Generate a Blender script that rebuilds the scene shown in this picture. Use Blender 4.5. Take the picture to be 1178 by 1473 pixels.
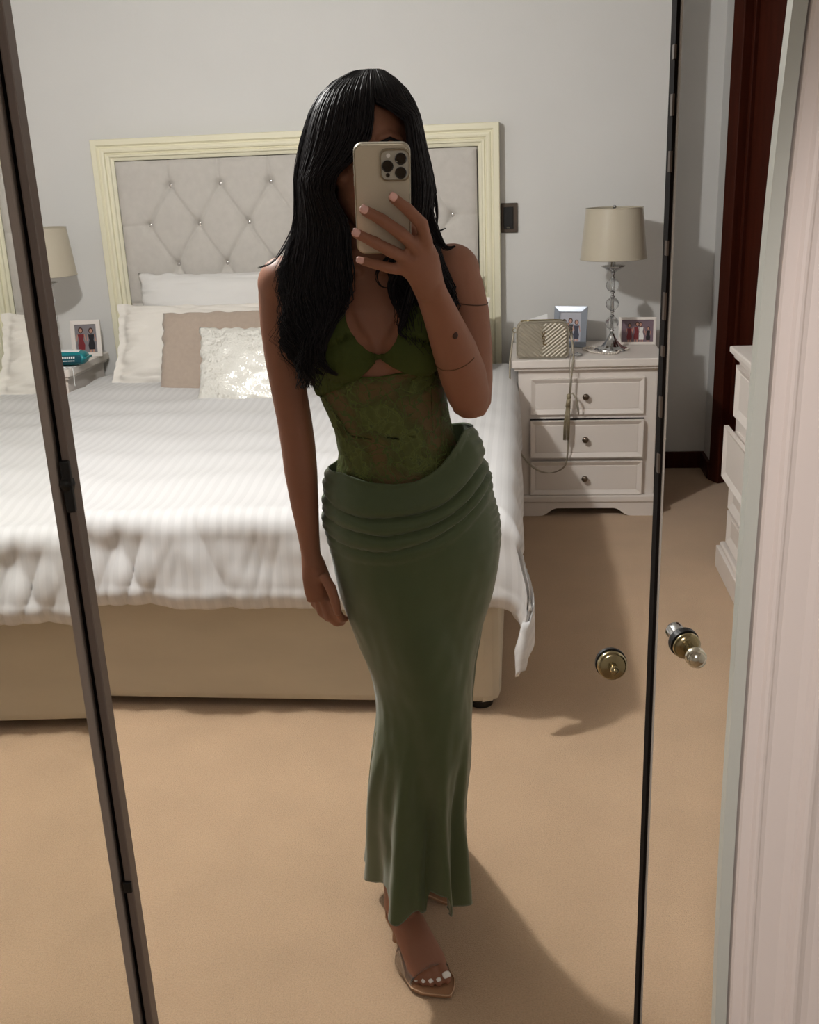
import bpy, bmesh, math, random
from math import sin, cos, pi, radians, sqrt, atan2, exp
from mathutils import Vector, Matrix, noise
from mathutils.bvhtree import BVHTree

random.seed(7)
scn = bpy.context.scene
for o in list(bpy.data.objects):
    bpy.data.objects.remove(o, do_unlink=True)
COL = scn.collection

# ------------------------------------------------------------------ camera
YAW, PITCH, ROLL = radians(6.5), radians(18.4), radians(2.32)
fw0 = Vector((-sin(YAW), cos(YAW), 0)); r0 = Vector((cos(YAW), sin(YAW), 0)); up0 = Vector((0, 0, 1))
fw = fw0*cos(PITCH) - up0*sin(PITCH)
u0 = up0*cos(PITCH) + fw0*sin(PITCH)
cr = r0*cos(ROLL) - u0*sin(ROLL)
cu = u0*cos(ROLL) + r0*sin(ROLL)
cam_d = bpy.data.cameras.new('camera')
cam = bpy.data.objects.new('camera', cam_d); COL.objects.link(cam)
cam_d.sensor_fit = 'VERTICAL'; cam_d.sensor_height = 36.0
cam_d.lens = 1487.0/1473.0*36.0
cam_d.clip_start = 0.02
m = Matrix((cr, cu, -fw)).transposed().to_4x4(); m.translation = Vector((0, 0, 1.5))
cam.matrix_world = m
scn.camera = cam

# ------------------------------------------------------------------ world, lamps, exposure
w = bpy.data.worlds.new('world'); scn.world = w; w.use_nodes = True
w.node_tree.nodes['Background'].inputs[0].default_value = (1.0, 0.95, 0.88, 1)
w.node_tree.nodes['Background'].inputs[1].default_value = 0.02
scn.view_settings.view_transform = 'Standard'; scn.view_settings.look = 'None'
scn.view_settings.gamma = 1.0; scn.view_settings.use_curve_mapping = False
scn.view_settings.exposure = 0.0

def point_lamp(name, loc, power, radius, color):
    d = bpy.data.lights.new(name, 'POINT'); d.energy = power; d.shadow_soft_size = radius; d.color = color
    o = bpy.data.objects.new(name, d); COL.objects.link(o); o.location = loc
    return o
LAMP_A = Vector((-1.08, 2.30, 2.31))      # the bedroom ceiling lamp, behind the woman
LAMP_B = Vector((-0.02, -1.05, 2.20))       # lamp over the near side of the wardrobe
point_lamp('ceiling_bulb_light', LAMP_A, 104, 0.055, (1.0, 0.985, 0.96))
point_lamp('near_bulb_light', LAMP_B, 7, 0.14, (1.0, 0.93, 0.88))
sd_ = bpy.data.lights.new('door_fill_spot', 'SPOT'); sd_.energy = 75; sd_.spot_size = radians(27); sd_.spot_blend = 0.5; sd_.shadow_soft_size = 0.04; sd_.color = (1.0, 0.93, 0.90)
so_ = bpy.data.objects.new('door_fill_spot', sd_); COL.objects.link(so_); so_.location = (-0.15, -0.75, 2.38)      # added fill spot without a fixture, brightens the white door
so_.rotation_euler = (Vector((0.44, 0.70, 1.10))-so_.location).to_track_quat('-Z', 'Y').to_euler()

# ------------------------------------------------------------------ helpers
def lin(c):
    c = c/255.0
    return c/12.92 if c <= 0.04045 else ((c+0.055)/1.055)**2.4
def rgb(r, g, b): return (lin(r), lin(g), lin(b), 1)

def mat(name, col, rough=0.6, metal=0.0, var=0.0, scale=20.0, bump=0.0, bscale=200.0, spec=0.5, sheen=0.0,
        trans=0.0, ior=1.45, coat=0.0, stretch=(1, 1, 1), sss=0.0):
    m_ = bpy.data.materials.new(name); m_.use_nodes = True
    nt = m_.node_tree; b = nt.nodes['Principled BSDF']
    b.inputs['Base Color'].default_value = col
    b.inputs['Roughness'].default_value = rough; b.inputs['Metallic'].default_value = metal
    b.inputs['Specular IOR Level'].default_value = spec
    b.inputs['Sheen Weight'].default_value = sheen
    b.inputs['Transmission Weight'].default_value = trans; b.inputs['IOR'].default_value = ior
    b.inputs['Coat Weight'].default_value = coat
    if sss:
        b.inputs['Subsurface Weight'].default_value = sss
        b.inputs['Subsurface Radius'].default_value = (0.012, 0.005, 0.003)
        b.inputs['Subsurface Scale'].default_value = 0.6
    tc = nt.nodes.new('ShaderNodeTexCoord'); mp = nt.nodes.new('ShaderNodeMapping')
    mp.inputs['Scale'].default_value = stretch
    nt.links.new(tc.outputs['Object'], mp.inputs[0])
    if var > 0:
        n = nt.nodes.new('ShaderNodeTexNoise'); n.inputs['Scale'].default_value = scale; n.inputs['Detail'].default_value = 5
        nt.links.new(mp.outputs[0], n.inputs['Vector'])
        r = nt.nodes.new('ShaderNodeValToRGB')
        r.color_ramp.elements[0].position = 0.3; r.color_ramp.elements[1].position = 0.7
        r.color_ramp.elements[0].color = tuple(c*(1-var) for c in col[:3])+(1,)
        r.color_ramp.elements[1].color = tuple(min(1, c*(1+var)) for c in col[:3])+(1,)
        nt.links.new(n.outputs['Fac'], r.inputs[0]); nt.links.new(r.outputs[0], b.inputs['Base Color'])
    if bump > 0:
        n2 = nt.nodes.new('ShaderNodeTexNoise'); n2.inputs['Scale'].default_value = bscale; n2.inputs['Detail'].default_value = 4
        nt.links.new(mp.outputs[0], n2.inputs['Vector'])
        bp = nt.nodes.new('ShaderNodeBump'); bp.inputs['Strength'].default_value = bump; bp.inputs['Distance'].default_value = 0.01
        nt.links.new(n2.outputs['Fac'], bp.inputs['Height']); nt.links.new(bp.outputs[0], b.inputs['Normal'])
    return m_

class MB:
    def __init__(s): s.v = []; s.f = []; s.m = []
    def add(s, vs, fs, mi=0):
        o = len(s.v); s.v += [tuple(p) for p in vs]
        s.f += [tuple(i+o for i in f) for f in fs]; s.m += [mi]*len(fs); return s
    def box(s, x0, x1, y0, y1, z0, z1, mi=0):
        vs = [(x, y, z) for z in (z0, z1) for y in (y0, y1) for x in (x0, x1)]
        return s.add(vs, [(0, 2, 3, 1), (4, 5, 7, 6), (0, 1, 5, 4), (2, 6, 7, 3), (0, 4, 6, 2), (1, 3, 7, 5)], mi)
    def tube(s, path, rad, seg=10, ref=None, cap=True, mi=0, closed=False):
        P = [Vector(p) for p in path]; n = len(P)
        if not isinstance(rad, (list, tuple)): rad = [rad]*n
        T = []
        for i in range(n):
            a = P[(i-1) % n] if (closed or i > 0) else P[i]; b = P[(i+1) % n] if (closed or i < n-1) else P[i]
            t = (b-a); T.append(t.normalized() if t.length > 1e-9 else Vector((0, 0, 1)))
        side = Vector(ref) if ref else (Vector((1, 0, 0)) if abs(T[0].x) < 0.8 else Vector((0, 1, 0)))
        vs = []
        for i in range(n):
            t = T[i]; base = Vector(ref) if ref else side
            sd = base - t*base.dot(t)
            sd = sd.normalized() if sd.length > 1e-5 else Vector((0, 0, 1)).cross(t).normalized()
            side = sd; ot = t.cross(sd)
            r = rad[i]; ra, rb = (r if isinstance(r, (list, tuple)) else (r, r))
            for k in range(seg):
                a = 2*pi*k/seg; vs.append(P[i]+sd*(ra*cos(a))+ot*(rb*sin(a)))
        fs = []
        for i in range(n if closed else n-1):
            j = (i+1) % n
            for k in range(seg):
                l = (k+1) % seg; fs.append((i*seg+k, i*seg+l, j*seg+l, j*seg+k))
        if cap and not closed:
            fs.append(tuple(reversed(range(seg)))); fs.append(tuple((n-1)*seg+k for k in range(seg)))
        return s.add(vs, fs, mi)
    def ball(s, c, r, seg=16, rings=10, mi=0):
        r3 = r if isinstance(r, (list, tuple)) else (r, r, r)
        vs = [(c[0], c[1], c[2]-r3[2])]
        for i in range(1, rings):
            a = -pi/2+pi*i/rings
            for k in range(seg):
                b = 2*pi*k/seg; vs.append((c[0]+r3[0]*cos(a)*cos(b), c[1]+r3[1]*cos(a)*sin(b), c[2]+r3[2]*sin(a)))
        vs.append((c[0], c[1], c[2]+r3[2])); L = len(vs)-1
        fs = [(0, 1+(k+1) % seg, 1+k) for k in range(seg)]
        for i in range(rings-2):
            for k in range(seg):
                l = (k+1) % seg; fs.append((1+i*seg+k, 1+i*seg+l, 1+(i+1)*seg+l, 1+(i+1)*seg+k))
        fs += [(1+(rings-2)*seg+k, 1+(rings-2)*seg+(k+1) % seg, L) for k in range(seg)]
        return s.add(vs, fs, mi)
    def lathe(s, prof, c=(0, 0, 0), seg=32, mi=0, wave=None):
        vs = []; n = len(prof)
        for r, z in prof:
            for k in range(seg):
                a = 2*pi*k/seg; rr = r*(1+(wave(a, z) if wave else 0))
                vs.append((c[0]+rr*cos(a), c[1]+rr*sin(a), c[2]+z))
        fs = [(i*seg+k, i*seg+(k+1) % seg, (i+1)*seg+(k+1) % seg, (i+1)*seg+k) for i in range(n-1) for k in range(seg)]
        if prof[0][0] > 1e-6: fs.append(tuple(reversed(range(seg))))
        if prof[-1][0] > 1e-6: fs.append(tuple((n-1)*seg+k for k in range(seg)))
        return s.add(vs, fs, mi)
    def grid(s, fn, nu, nv, wrap=False, mi=0, flip=False):
        vs = [fn(i/(nu if wrap else nu-1), j/(nv-1)) for j in range(nv) for i in range(nu)]
        fs = []
        for j in range(nv-1):
            for i in range(nu if wrap else nu-1):
                k = (i+1) % nu; q = (j*nu+i, j*nu+k, (j+1)*nu+k, (j+1)*nu+i)
                fs.append(tuple(reversed(q)) if flip else q)
        return s.add(vs, fs, mi)
    def build(s, name, mats, parent=None, smooth=False, bevel=0, bseg=2, thick=0, xf=None, off=-1, angle=None):
        me = bpy.data.meshes.new(name)
        vs = [tuple(xf @ Vector(p)) for p in s.v] if xf is not None else s.v
        me.from_pydata(vs, [], s.f)
        for mm in (mats if isinstance(mats, list) else [mats]): me.materials.append(mm)
        me.polygons.foreach_set('material_index', s.m)
        bm = bmesh.new(); bm.from_mesh(me)
        bmesh.ops.remove_doubles(bm, verts=bm.verts, dist=1e-6)
        bmesh.ops.recalc_face_normals(bm, faces=bm.faces)
        if bevel:
            es = [e for e in bm.edges if len(e.link_faces) == 2 and e.calc_face_angle(0) > 0.5]
            bmesh.ops.bevel(bm, geom=es, offset=bevel, segments=bseg, profile=0.5, affect='EDGES', clamp_overlap=True)
        bm.to_mesh(me); bm.free()
        if smooth: me.polygons.foreach_set('use_smooth', [True]*len(me.polygons))
        o = bpy.data.objects.new(name, me); COL.objects.link(o)
        if thick:
            md = o.modifiers.new('thickness', 'SOLIDIFY'); md.thickness = thick; md.offset = off
        if parent: o.parent = parent
        return o

def tag(o, label=None, cat=None, group=None, kind=None):
    if label: o['label'] = label
    if cat: o['category'] = cat
    if group: o['group'] = group
    if kind: o['kind'] = kind
    return o
def thing(name, label, cat, loc=(0, 0, 0), rotz=0, group=None):
    o = bpy.data.objects.new(name, None); COL.objects.link(o); o.empty_display_size = 0.05
    o.location = loc; o.rotation_euler = (0, 0, rotz)
    return tag(o, label, cat, group)
def struct(o): o['kind'] = 'structure'; return o
def dup(root, loc, label, rotz=None):
    r = root.copy(); COL.objects.link(r); r.location = loc; r['label'] = label
    if rotz is not None: r.rotation_euler = (0, 0, rotz)
    kids = [c for c in bpy.data.objects if c.parent == root]
    for ch in kids:
        c = ch.copy(); COL.objects.link(c); c.parent = r
        for g in [g for g in bpy.data.objects if g.parent == ch]:
            d = g.copy(); COL.objects.link(d); d.parent = c
    return r
def lerp_t(tab, z):
    """piecewise-linear table lookup [(z, v), ...] for ascending or descending z"""
    if tab[0][0] > tab[-1][0]: tab = tab[::-1]
    if z <= tab[0][0]: return tab[0][1]
    for (a, va), (b, vb) in zip(tab, tab[1:]):
        if z <= b:
            t = (z-a)/(b-a); return va+(vb-va)*t
    return tab[-1][1]
def smoothtab(tab, z, h=0.012):
    return (lerp_t(tab, z-h)+2*lerp_t(tab, z)+lerp_t(tab, z+h))/4
def sst(a, b, x):
    t = max(0, min(1, (x-a)/(b-a))); return t*t*(3-2*t)
def nz(x, y, z=0): return noise.noise(Vector((x, y, z)))

# ------------------------------------------------------------------ materials
M_wall = mat('wall_paint', rgb(219, 218, 215), 0.75, var=0.015, scale=3, bump=0.04, bscale=120)
M_ceil = mat('ceiling_paint', rgb(196, 195, 192), 0.8)
M_carpet = mat('carpet', rgb(202, 171, 138), 0.95, var=0.05, scale=5, bump=0.5, bscale=420, sheen=0.2)
def carpet_nodes(m_):
    nt = m_.node_tree; b = nt.nodes['Principled BSDF']; src = b.inputs['Base Color'].links[0].from_socket
    tc = nt.nodes.new('ShaderNodeTexCoord'); n = nt.nodes.new('ShaderNodeTexNoise')
    n.inputs['Scale'].default_value = 260; n.inputs['Detail'].default_value = 3
    nt.links.new(tc.outputs['Object'], n.inputs['Vector'])
    mx = nt.nodes.new('ShaderNodeMix'); mx.data_type = 'RGBA'; mx.blend_type = 'MULTIPLY'; mx.inputs[0].default_value = 0.35
    r = nt.nodes.new('ShaderNodeValToRGB'); r.color_ramp.elements[0].position = 0.32; r.color_ramp.elements[1].position = 0.6
    r.color_ramp.elements[0].color = (0.62, 0.6, 0.58, 1); r.color_ramp.elements[1].color = (1, 1, 1, 1)
    nt.links.new(n.outputs['Fac'], r.inputs[0]); nt.links.new(src, mx.inputs[6]); nt.links.new(r.outputs[0], mx.inputs[7])
    nt.links.new(mx.outputs[2], b.inputs['Base Color'])
carpet_nodes(M_carpet)
M_cream = mat('cream_paint', rgb(236, 231, 205), 0.45)
M_tuft = mat('headboard_linen', rgb(198, 193, 186), 0.85, var=0.04, scale=30, bump=0.12, bscale=500, sheen=0.3)
M_gem = mat('crystal_button', rgb(215, 212, 208), 0.12, metal=0.85)
M_white = mat('white_lacquer', rgb(232, 224, 217), 0.38, var=0.01, scale=6)
M_wood = mat('dark_red_wood', rgb(62, 24, 13), 0.45, var=0.18, scale=9, stretch=(5, 5, 0.5), spec=0.2)
M_base = mat('divan_fabric', rgb(200, 189, 168), 0.85, var=0.07, scale=2.5, bump=0.10, bscale=350, stretch=(1, 1, 3))
M_linen = mat('white_cotton', rgb(226, 224, 221), 0.7, bump=0.05, bscale=60, sheen=0.15)
M_cream_linen = mat('cream_cotton', rgb(230, 225, 217), 0.72, bump=0.06, bscale=50, sheen=0.1)
M_tan = mat('tan_knit', rgb(172, 156, 142), 0.9, var=0.04, scale=60, bump=0.15, bscale=400, sheen=0.2)
M_chrome = mat('chrome', rgb(200, 200, 200), 0.12, metal=1.0)
M_gold = mat('brass', rgb(168, 154, 118), 0.2, metal=1.0)
M_black = mat('black_plastic', rgb(16, 15, 15), 0.4)
M_bronze = mat('bronze_plate', rgb(84, 72, 62), 0.45, metal=0.3)
M_crystal = mat('crystal_glass', (0.93, 0.95, 0.95, 1), 0.03, trans=0.9, ior=1.5)
M_shade = mat('satin_lampshade', rgb(188, 179, 160), 0.30, spec=0.6, coat=0.15, bump=0.02, bscale=300, stretch=(1, 1, 8))
M_skin = mat('skin', rgb(148, 102, 80), 0.5, var=0.05, scale=14, sss=0.12, spec=0.35, bump=0.03, bscale=260)
M_lip = mat('lip', rgb(150, 70, 66), 0.4)
M_nail = mat('pink_nail', rgb(226, 178, 168), 0.2, coat=0.4)
M_toenail = mat('white_nail', rgb(240, 236, 230), 0.15, coat=0.6)
M_eye = mat('eye_white', rgb(225, 220, 215), 0.2)
M_iris = mat('iris', rgb(52, 32, 20), 0.2)
M_strip = mat('anodised_strip', rgb(168, 156, 148), 0.4, metal=0.0)
M_stripd = mat('dark_gap_seal', rgb(20, 15, 12), 0.9, spec=0.1)
M_bevel = mat('bevelled_edge', rgb(198, 200, 192), 0.25, spec=0.6)
M_door = mat('white_satin_door', rgb(236, 224, 218), 0.42, var=0.01, scale=4)
M_teal = mat('teal_packet', rgb(22, 128, 136), 0.3, coat=0.3)
M_tealdark = mat('teal_print', rgb(10, 78, 92), 0.3)
M_paper = mat('white_paper', rgb(240, 240, 238), 0.6)
M_bag = mat('metallic_beige_leather', rgb(160, 152, 136), 0.36, metal=0.2, var=0.03, scale=40, bump=0.05, bscale=300)
M_clear = mat('clear_vinyl', (0.97, 0.93, 0.9, 1), 0.06, trans=0.96, ior=1.35)
M_sole = mat('nude_sole', rgb(166, 124, 92), 0.4)
M_phone = mat('phone_back', rgb(206, 198, 178), 0.35, coat=0.3)
M_phedge = mat('phone_frame', rgb(168, 160, 142), 0.3, metal=1.0)
M_phcam = mat('camera_plateau', rgb(186, 184, 172), 0.3, coat=0.5)
M_lens = mat('lens_glass', rgb(6, 6, 9), 0.08, coat=1.0)

def fabric_green():
    m_ = mat('green_satin', rgb(74, 86, 56), 0.5, var=0.05, scale=4, bump=0.05, bscale=500, sheen=0.25, spec=0.3)
    return m_
M_skirt = fabric_green()
M_cup = mat('green_crepe', rgb(64, 74, 32), 0.75, var=0.05, scale=12, bump=0.05, bscale=400, spec=0.2)
def lace_mat():
    m_ = bpy.data.materials.new('green_lace'); m_.use_nodes = True
    nt = m_.node_tree; b = nt.nodes['Principled BSDF']; out = nt.nodes['Material Output']
    tc = nt.nodes.new('ShaderNodeTexCoord')
    v = nt.nodes.new('ShaderNodeTexVoronoi'); v.feature = 'DISTANCE_TO_EDGE'; v.inputs['Scale'].default_value = 58
    n = nt.nodes.new('ShaderNodeTexNoise'); n.inputs['Scale'].default_value = 26; n.inputs['Detail'].default_value = 4
    ad = nt.nodes.new('ShaderNodeVectorMath'); ad.operation = 'ADD'
    sc = nt.nodes.new('ShaderNodeVectorMath'); sc.operation = 'SCALE'; sc.inputs['Scale'].default_value = 0.05
    nt.links.new(tc.outputs['Object'], n.inputs['Vector']); nt.links.new(n.outputs['Color'], sc.inputs[0])
    nt.links.new(tc.outputs['Object'], ad.inputs[0]); nt.links.new(sc.outputs[0], ad.inputs[1]); nt.links.new(ad.outputs[0], v.inputs['Vector'])
    r = nt.nodes.new('ShaderNodeValToRGB')
    r.color_ramp.elements[0].position = 0.0; r.color_ramp.elements[0].color = rgb(48, 56, 18)
    r.color_ramp.elements[1].position = 0.13; r.color_ramp.elements[1].color = rgb(84, 92, 38)
    e = r.color_ramp.elements.new(0.05); e.color = rgb(104, 116, 54)
    nt.links.new(v.outputs['Distance'], r.inputs[0]); nt.links.new(r.outputs[0], b.inputs['Base Color'])
    b.inputs['Roughness'].default_value = 0.7
    bp = nt.nodes.new('ShaderNodeBump'); bp.inputs['Strength'].default_value = 0.6; bp.inputs['Distance'].default_value = 0.004
    nt.links.new(v.outputs['Distance'], bp.inputs['Height']); nt.links.new(bp.outputs[0], b.inputs['Normal'])
    n2 = nt.nodes.new('ShaderNodeTexNoise'); n2.inputs['Scale'].default_value = 15; n2.inputs['Detail'].default_value = 1
    nt.links.new(tc.outputs['Object'], n2.inputs['Vector'])
    r2 = nt.nodes.new('ShaderNodeValToRGB')
    r2.color_ramp.elements[0].position = 0.46; r2.color_ramp.elements[0].color = (0.22, 0.22, 0.22, 1)
    r2.color_ramp.elements[1].position = 0.62; r2.color_ramp.elements[1].color = (0.75, 0.75, 0.75, 1)
    nt.links.new(n2.outputs['Fac'], r2.inputs[0])
    # the net lets skin through only inside the cells, not on the threads
    gt = nt.nodes.new('ShaderNodeMath'); gt.operation = 'GREATER_THAN'; gt.inputs[1].default_value = 0.03
    nt.links.new(v.outputs['Distance'], gt.inputs[0])
    mu = nt.nodes.new('ShaderNodeMath'); mu.operation = 'MULTIPLY'
    nt.links.new(gt.outputs[0], mu.inputs[0]); nt.links.new(r2.outputs[0], mu.inputs[1])
    tr = nt.nodes.new('ShaderNodeBsdfTransparent'); mx = nt.nodes.new('ShaderNodeMixShader')
    nt.links.new(mu.outputs[0], mx.inputs[0]); nt.links.new(b.outputs[0], mx.inputs[1]); nt.links.new(tr.outputs[0], mx.inputs[2])
    nt.links.new(mx.outputs[0], out.inputs['Surface'])
    return m_
M_lace = lace_mat()
def hair_mat():
    m_ = mat('dark_hair', rgb(17, 13, 16), 0.55, spec=0.28)
    b = m_.node_tree.nodes['Principled BSDF']; b.inputs['Anisotropic'].default_value = 0.5
    return m_
M_hair = hair_mat()
def stripe_mat():
    m_ = mat('satin_stripe_cotton', rgb(240, 236, 232), 0.55, sheen=0.1)
    nt = m_.node_tree; b = nt.nodes['Principled BSDF']
    tc = nt.nodes.new('ShaderNodeTexCoord'); wv = nt.nodes.new('ShaderNodeTexWave'); wv.bands_direction = 'X'
    wv.inputs['Scale'].default_value = 9.5; wv.inputs['Distortion'].default_value = 0.15
    nt.links.new(tc.outputs['UV'], wv.inputs['Vector'])
    r = nt.nodes.new('ShaderNodeValToRGB'); r.color_ramp.elements[0].position = 0.4; r.color_ramp.elements[1].position = 0.6
    r.color_ramp.elements[0].color = rgb(207, 206, 206); r.color_ramp.elements[1].color = rgb(214, 213, 213)
    nt.links.new(wv.outputs['Color'], r.inputs[0]); nt.links.new(r.outputs[0], b.inputs['Base Color'])
    r3 = nt.nodes.new('ShaderNodeValToRGB'); r3.color_ramp.elements[0].position = 0.4; r3.color_ramp.elements[1].position = 0.6
    r3.color_ramp.elements[0].color = (0.68, 0.68, 0.68, 1); r3.color_ramp.elements[1].color = (0.58, 0.58, 0.58, 1)
    nt.links.new(wv.outputs['Color'], r3.inputs[0]); nt.links.new(r3.outputs[0], b.inputs['Roughness'])
    return m_
M_duvet = stripe_mat()
def sequin_mat():
    m_ = mat('silver_white_sequins', rgb(226, 224, 216), 0.3)
    nt = m_.node_tree; b = nt.nodes['Principled BSDF']
    tc = nt.nodes.new('ShaderNodeTexCoord'); v = nt.nodes.new('ShaderNodeTexVoronoi'); v.inputs['Scale'].default_value = 170
    nt.links.new(tc.outputs['Object'], v.inputs['Vector'])
    bp = nt.nodes.new('ShaderNodeBump'); bp.inputs['Strength'].default_value = 0.9; bp.inputs['Distance'].default_value = 0.006
    sep = nt.nodes.new('ShaderNodeSeparateColor'); nt.links.new(v.outputs['Color'], sep.inputs[0])
    nt.links.new(sep.outputs[0], bp.inputs['Height']); nt.links.new(bp.outputs[0], b.inputs['Normal'])
    r = nt.nodes.new('ShaderNodeValToRGB'); r.color_ramp.elements[0].position = 0.84; r.color_ramp.elements[1].position = 0.88
    r.color_ramp.elements[0].color = (0.0, 0, 0, 1); r.color_ramp.elements[1].color = (0.8, 0.8, 0.8, 1)
    nt.links.new(sep.outputs[1], r.inputs[0]); nt.links.new(r.outputs[0], b.inputs['Metallic'])
    return m_
M_sequin = sequin_mat()
def glass_pane_mat():
    m_ = bpy.data.materials.new('wedge_glass'); m_.use_nodes = True; nt = m_.node_tree
    out = nt.nodes['Material Output']; nt.nodes.remove(nt.nodes['Principled BSDF'])
    g = nt.nodes.new('ShaderNodeBsdfRefraction'); g.inputs['IOR'].default_value = 1.8; g.inputs['Roughness'].default_value = 0
    g.inputs['Color'].default_value = (0.97, 0.97, 0.96, 1)
    nt.links.new(g.outputs[0], out.inputs['Surface']); return m_

# ------------------------------------------------------------------ room shell
ZC = 2.45
def slab(name, mt, *b, bevel=0): return struct(MB().box(*b).build(name, mt, bevel=bevel))
struct(slab('floor', M_carpet, -3.1, 1.6, -2.6, 5.3, -0.05, 0.0))
slab('ceiling', M_ceil, -3.1, 1.6, -2.6, 5.3, ZC, ZC+0.05)
wb = MB(); wb.box(-3.1, 0.66, 4.90, 5.30, 0, ZC); wb.box(0.66, 0.92, 5.18, 5.30, 0, ZC)
struct(wb.build('wall_back', M_wall))
slab('wall_left', M_wall, -3.2, -3.1, -2.6, 5.3, 0, ZC)
slab('wall_front', M_wall, -3.2, 1.7, -2.7, -2.6, 0, ZC)
# right wall: short return beside the door, then the angled door bay, then the long side wall
wr = MB(); wr.box(0.92, 1.02, 4.96, 5.30, 0, ZC); wr.box(1.34, 1.44, -2.6, 4.12, 0, ZC)
A, B = Vector((0.92, 4.96, 0)), Vector((1.34, 4.12, 0)); dAB = (B-A).normalized(); nAB = Vector((-dAB.y, dAB.x, 0))
if nAB.x < 0: nAB = -nAB
def quadprism(mb, p, q, depth, z0, z1, mi=0, off=0.0):
    a = p+nAB*off; b = q+nAB*off; c = b+nAB*depth; d = a+nAB*depth
    vs = [(v.x, v.y, z) for z in (z0, z1) for v in (a, b, c, d)]
    mb.add(vs, [(0, 3, 2, 1), (4, 5, 6, 7), (0, 1, 5, 4), (1, 2, 6, 5), (2, 3, 7, 6), (3, 0, 4, 7)], mi)
quadprism(wr, A, B, 0.1, 2.22, ZC)
struct(wr.build('wall_right', M_wall))
# baseboards
struct(MB().box(-3.1, 0.66, 4.882, 4.90, 0, 0.085).build('baseboard_back', M_wood, bevel=0.004))
bb = MB(); bb.box(0.66, 0.92, 5.162, 5.18, 0, 0.085); bb.box(0.902, 0.92, 4.97, 5.165, 0, 0.085)
struct(bb.build('baseboard_right', M_wood, bevel=0.004))
# dark wooden door in its frame
d1 = bpy.data.objects.new('door_1', None); COL.objects.link(d1); struct(d1)
d1['label'] = 'dark red-brown wooden door beyond the chest of drawers'
dl = MB(); quadprism(dl, A+dAB*0.07, B-dAB*0.07, 0.04, 0.01, 2.14, off=0.05); dl.build('door_leaf', M_wood, d1, bevel=0.003)
fr = MB(); quadprism(fr, A-dAB*0.0, A+dAB*0.075, 0.12, 0, 2.22, off=-0.015); fr.build('door_jamb', M_wood, d1, bevel=0.004)
fr = MB(); quadprism(fr, B-dAB*0.075, B, 0.12, 0, 2.22, off=-0.015); fr.build('door_jamb', M_wood, d1, bevel=0.004)
fr = MB(); quadprism(fr, A+dAB*0.075, B-dAB*0.075, 0.12, 2.14, 2.22, off=-0.015); fr.build('door_head', M_wood, d1, bevel=0.004)
fr = MB(); quadprism(fr, A+dAB*0.075, A+dAB*0.092, 0.02, 0, 2.14, off=0.03); fr.build('door_stop', M_wood, d1, bevel=0.002)
# handle on the hidden side of the leaf edge
hp = B-dAB*0.16+nAB*0.03
hd = MB(); hd.tube([(hp.x, hp.y, 1.02), (hp.x-nAB.x*0.04, hp.y-nAB.y*0.04, 1.02)], 0.008, 10)
hq = hp-nAB*0.04; hd.tube([(hq.x, hq.y, 1.02), (hq.x-dAB.x*0.11, hq.y-dAB.y*0.11, 1.02)], 0.008, 10)
hd.build('door_handle', M_chrome, d1, smooth=True)

# bronze light switch beside the headboard
sw = thing('light_switch', 'bronze light switch plate on the wall right of the headboard', 'switch', (-0.0475, 4.899, 1.267))
MB().box(-0.0375, 0.0375, -0.010, 0.0, -0.065, 0.065).build('switch_plate', M_bronze, sw, bevel=0.003)
MB().box(-0.026, 0.018, -0.015, -0.008, -0.048, 0.048).build('rocker', M_black, sw, bevel=0.002)
MB().box(-0.012, 0.0, -0.017, -0.014, -0.044, -0.038).build('indicator', M_chrome, sw)

# ceiling lamp fixtures (above the frame)
for (L, lab) in ((LAMP_A, 'round white ceiling lamp holder over the foot of the bed'), (LAMP_B, 'small ceiling lamp holder over the near side of the wardrobe doors')):
    cl = thing('ceiling_lamp', lab, 'lamp', (L.x, L.y, ZC))
    MB().lathe([(0.055, -0.001), (0.055, -0.02), (0.02, -0.035)], seg=32).build('canopy', M_white, cl, smooth=True)
    MB().tube([(0, 0, -0.03), (0, 0, -(ZC-L.z)+0.115)], 0.006, 10).build('rod', M_chrome, cl, smooth=True)
    MB().lathe([(0.016, -(ZC-L.z)+0.075), (0.02, -(ZC-L.z)+0.10), (0.02, -(ZC-L.z)+0.12)], seg=24).build('socket', M_white, cl, smooth=True)

# ------------------------------------------------------------------ bed
bed = thing('bed', 'large divan bed with cream framed, button-tufted headboard and beige fabric base', 'bed', (-1.0, 3.8, 0))
def wb_(mb, name, mt, parent, **k):      # meshes given in world coordinates, stored relative to the parent's base
    return mb.build(name, mt, parent, xf=Matrix.Translation(-parent.location), **k)
BX0, BX1, BY0, BY1 = -1.93, -0.06, 2.655, 4.80
def base_box():
    mb = MB()
    # upholstered box with softly rounded vertical corners and slight bagging of the fabric
    def fn(u, v):
        a = u*4; k = int(a) % 4; t = a-int(a); r = 0.05
        cs = [(BX0, BY0), (BX1, BY0), (BX1, BY1), (BX0, BY1)]
        p = Vector((cs[k][0], cs[k][1], 0)); q = Vector((cs[(k+1) % 4][0], cs[(k+1) % 4][1], 0))
        L = (q-p).length; e = (q-p)/L; nrm = Vector((e.y, -e.x, 0))
        s_ = t*L; pos = p+e*s_
        d = min(s_, L-s_)
        off = -(r-sqrt(max(0, r*r-(r-min(d, r))**2)))
        z = 0.032+v*0.40
        off += 0.003*nz(pos.x*2.0+pos.y, z*5, 2)-0.003*sst(0.95, 1.0, v)-0.004*(1-sst(0, 0.05, v))
        return (pos.x+nrm.x*off, pos.y+nrm.y*off, z)
    mb.grid(fn, 320, 24, wrap=True)
    n = 320
    mb.f.append(tuple(range(n))); mb.m.append(0)
    mb.f.append(tuple(23*n+i for i in range(n))); mb.m.append(0)
    return mb
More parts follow.
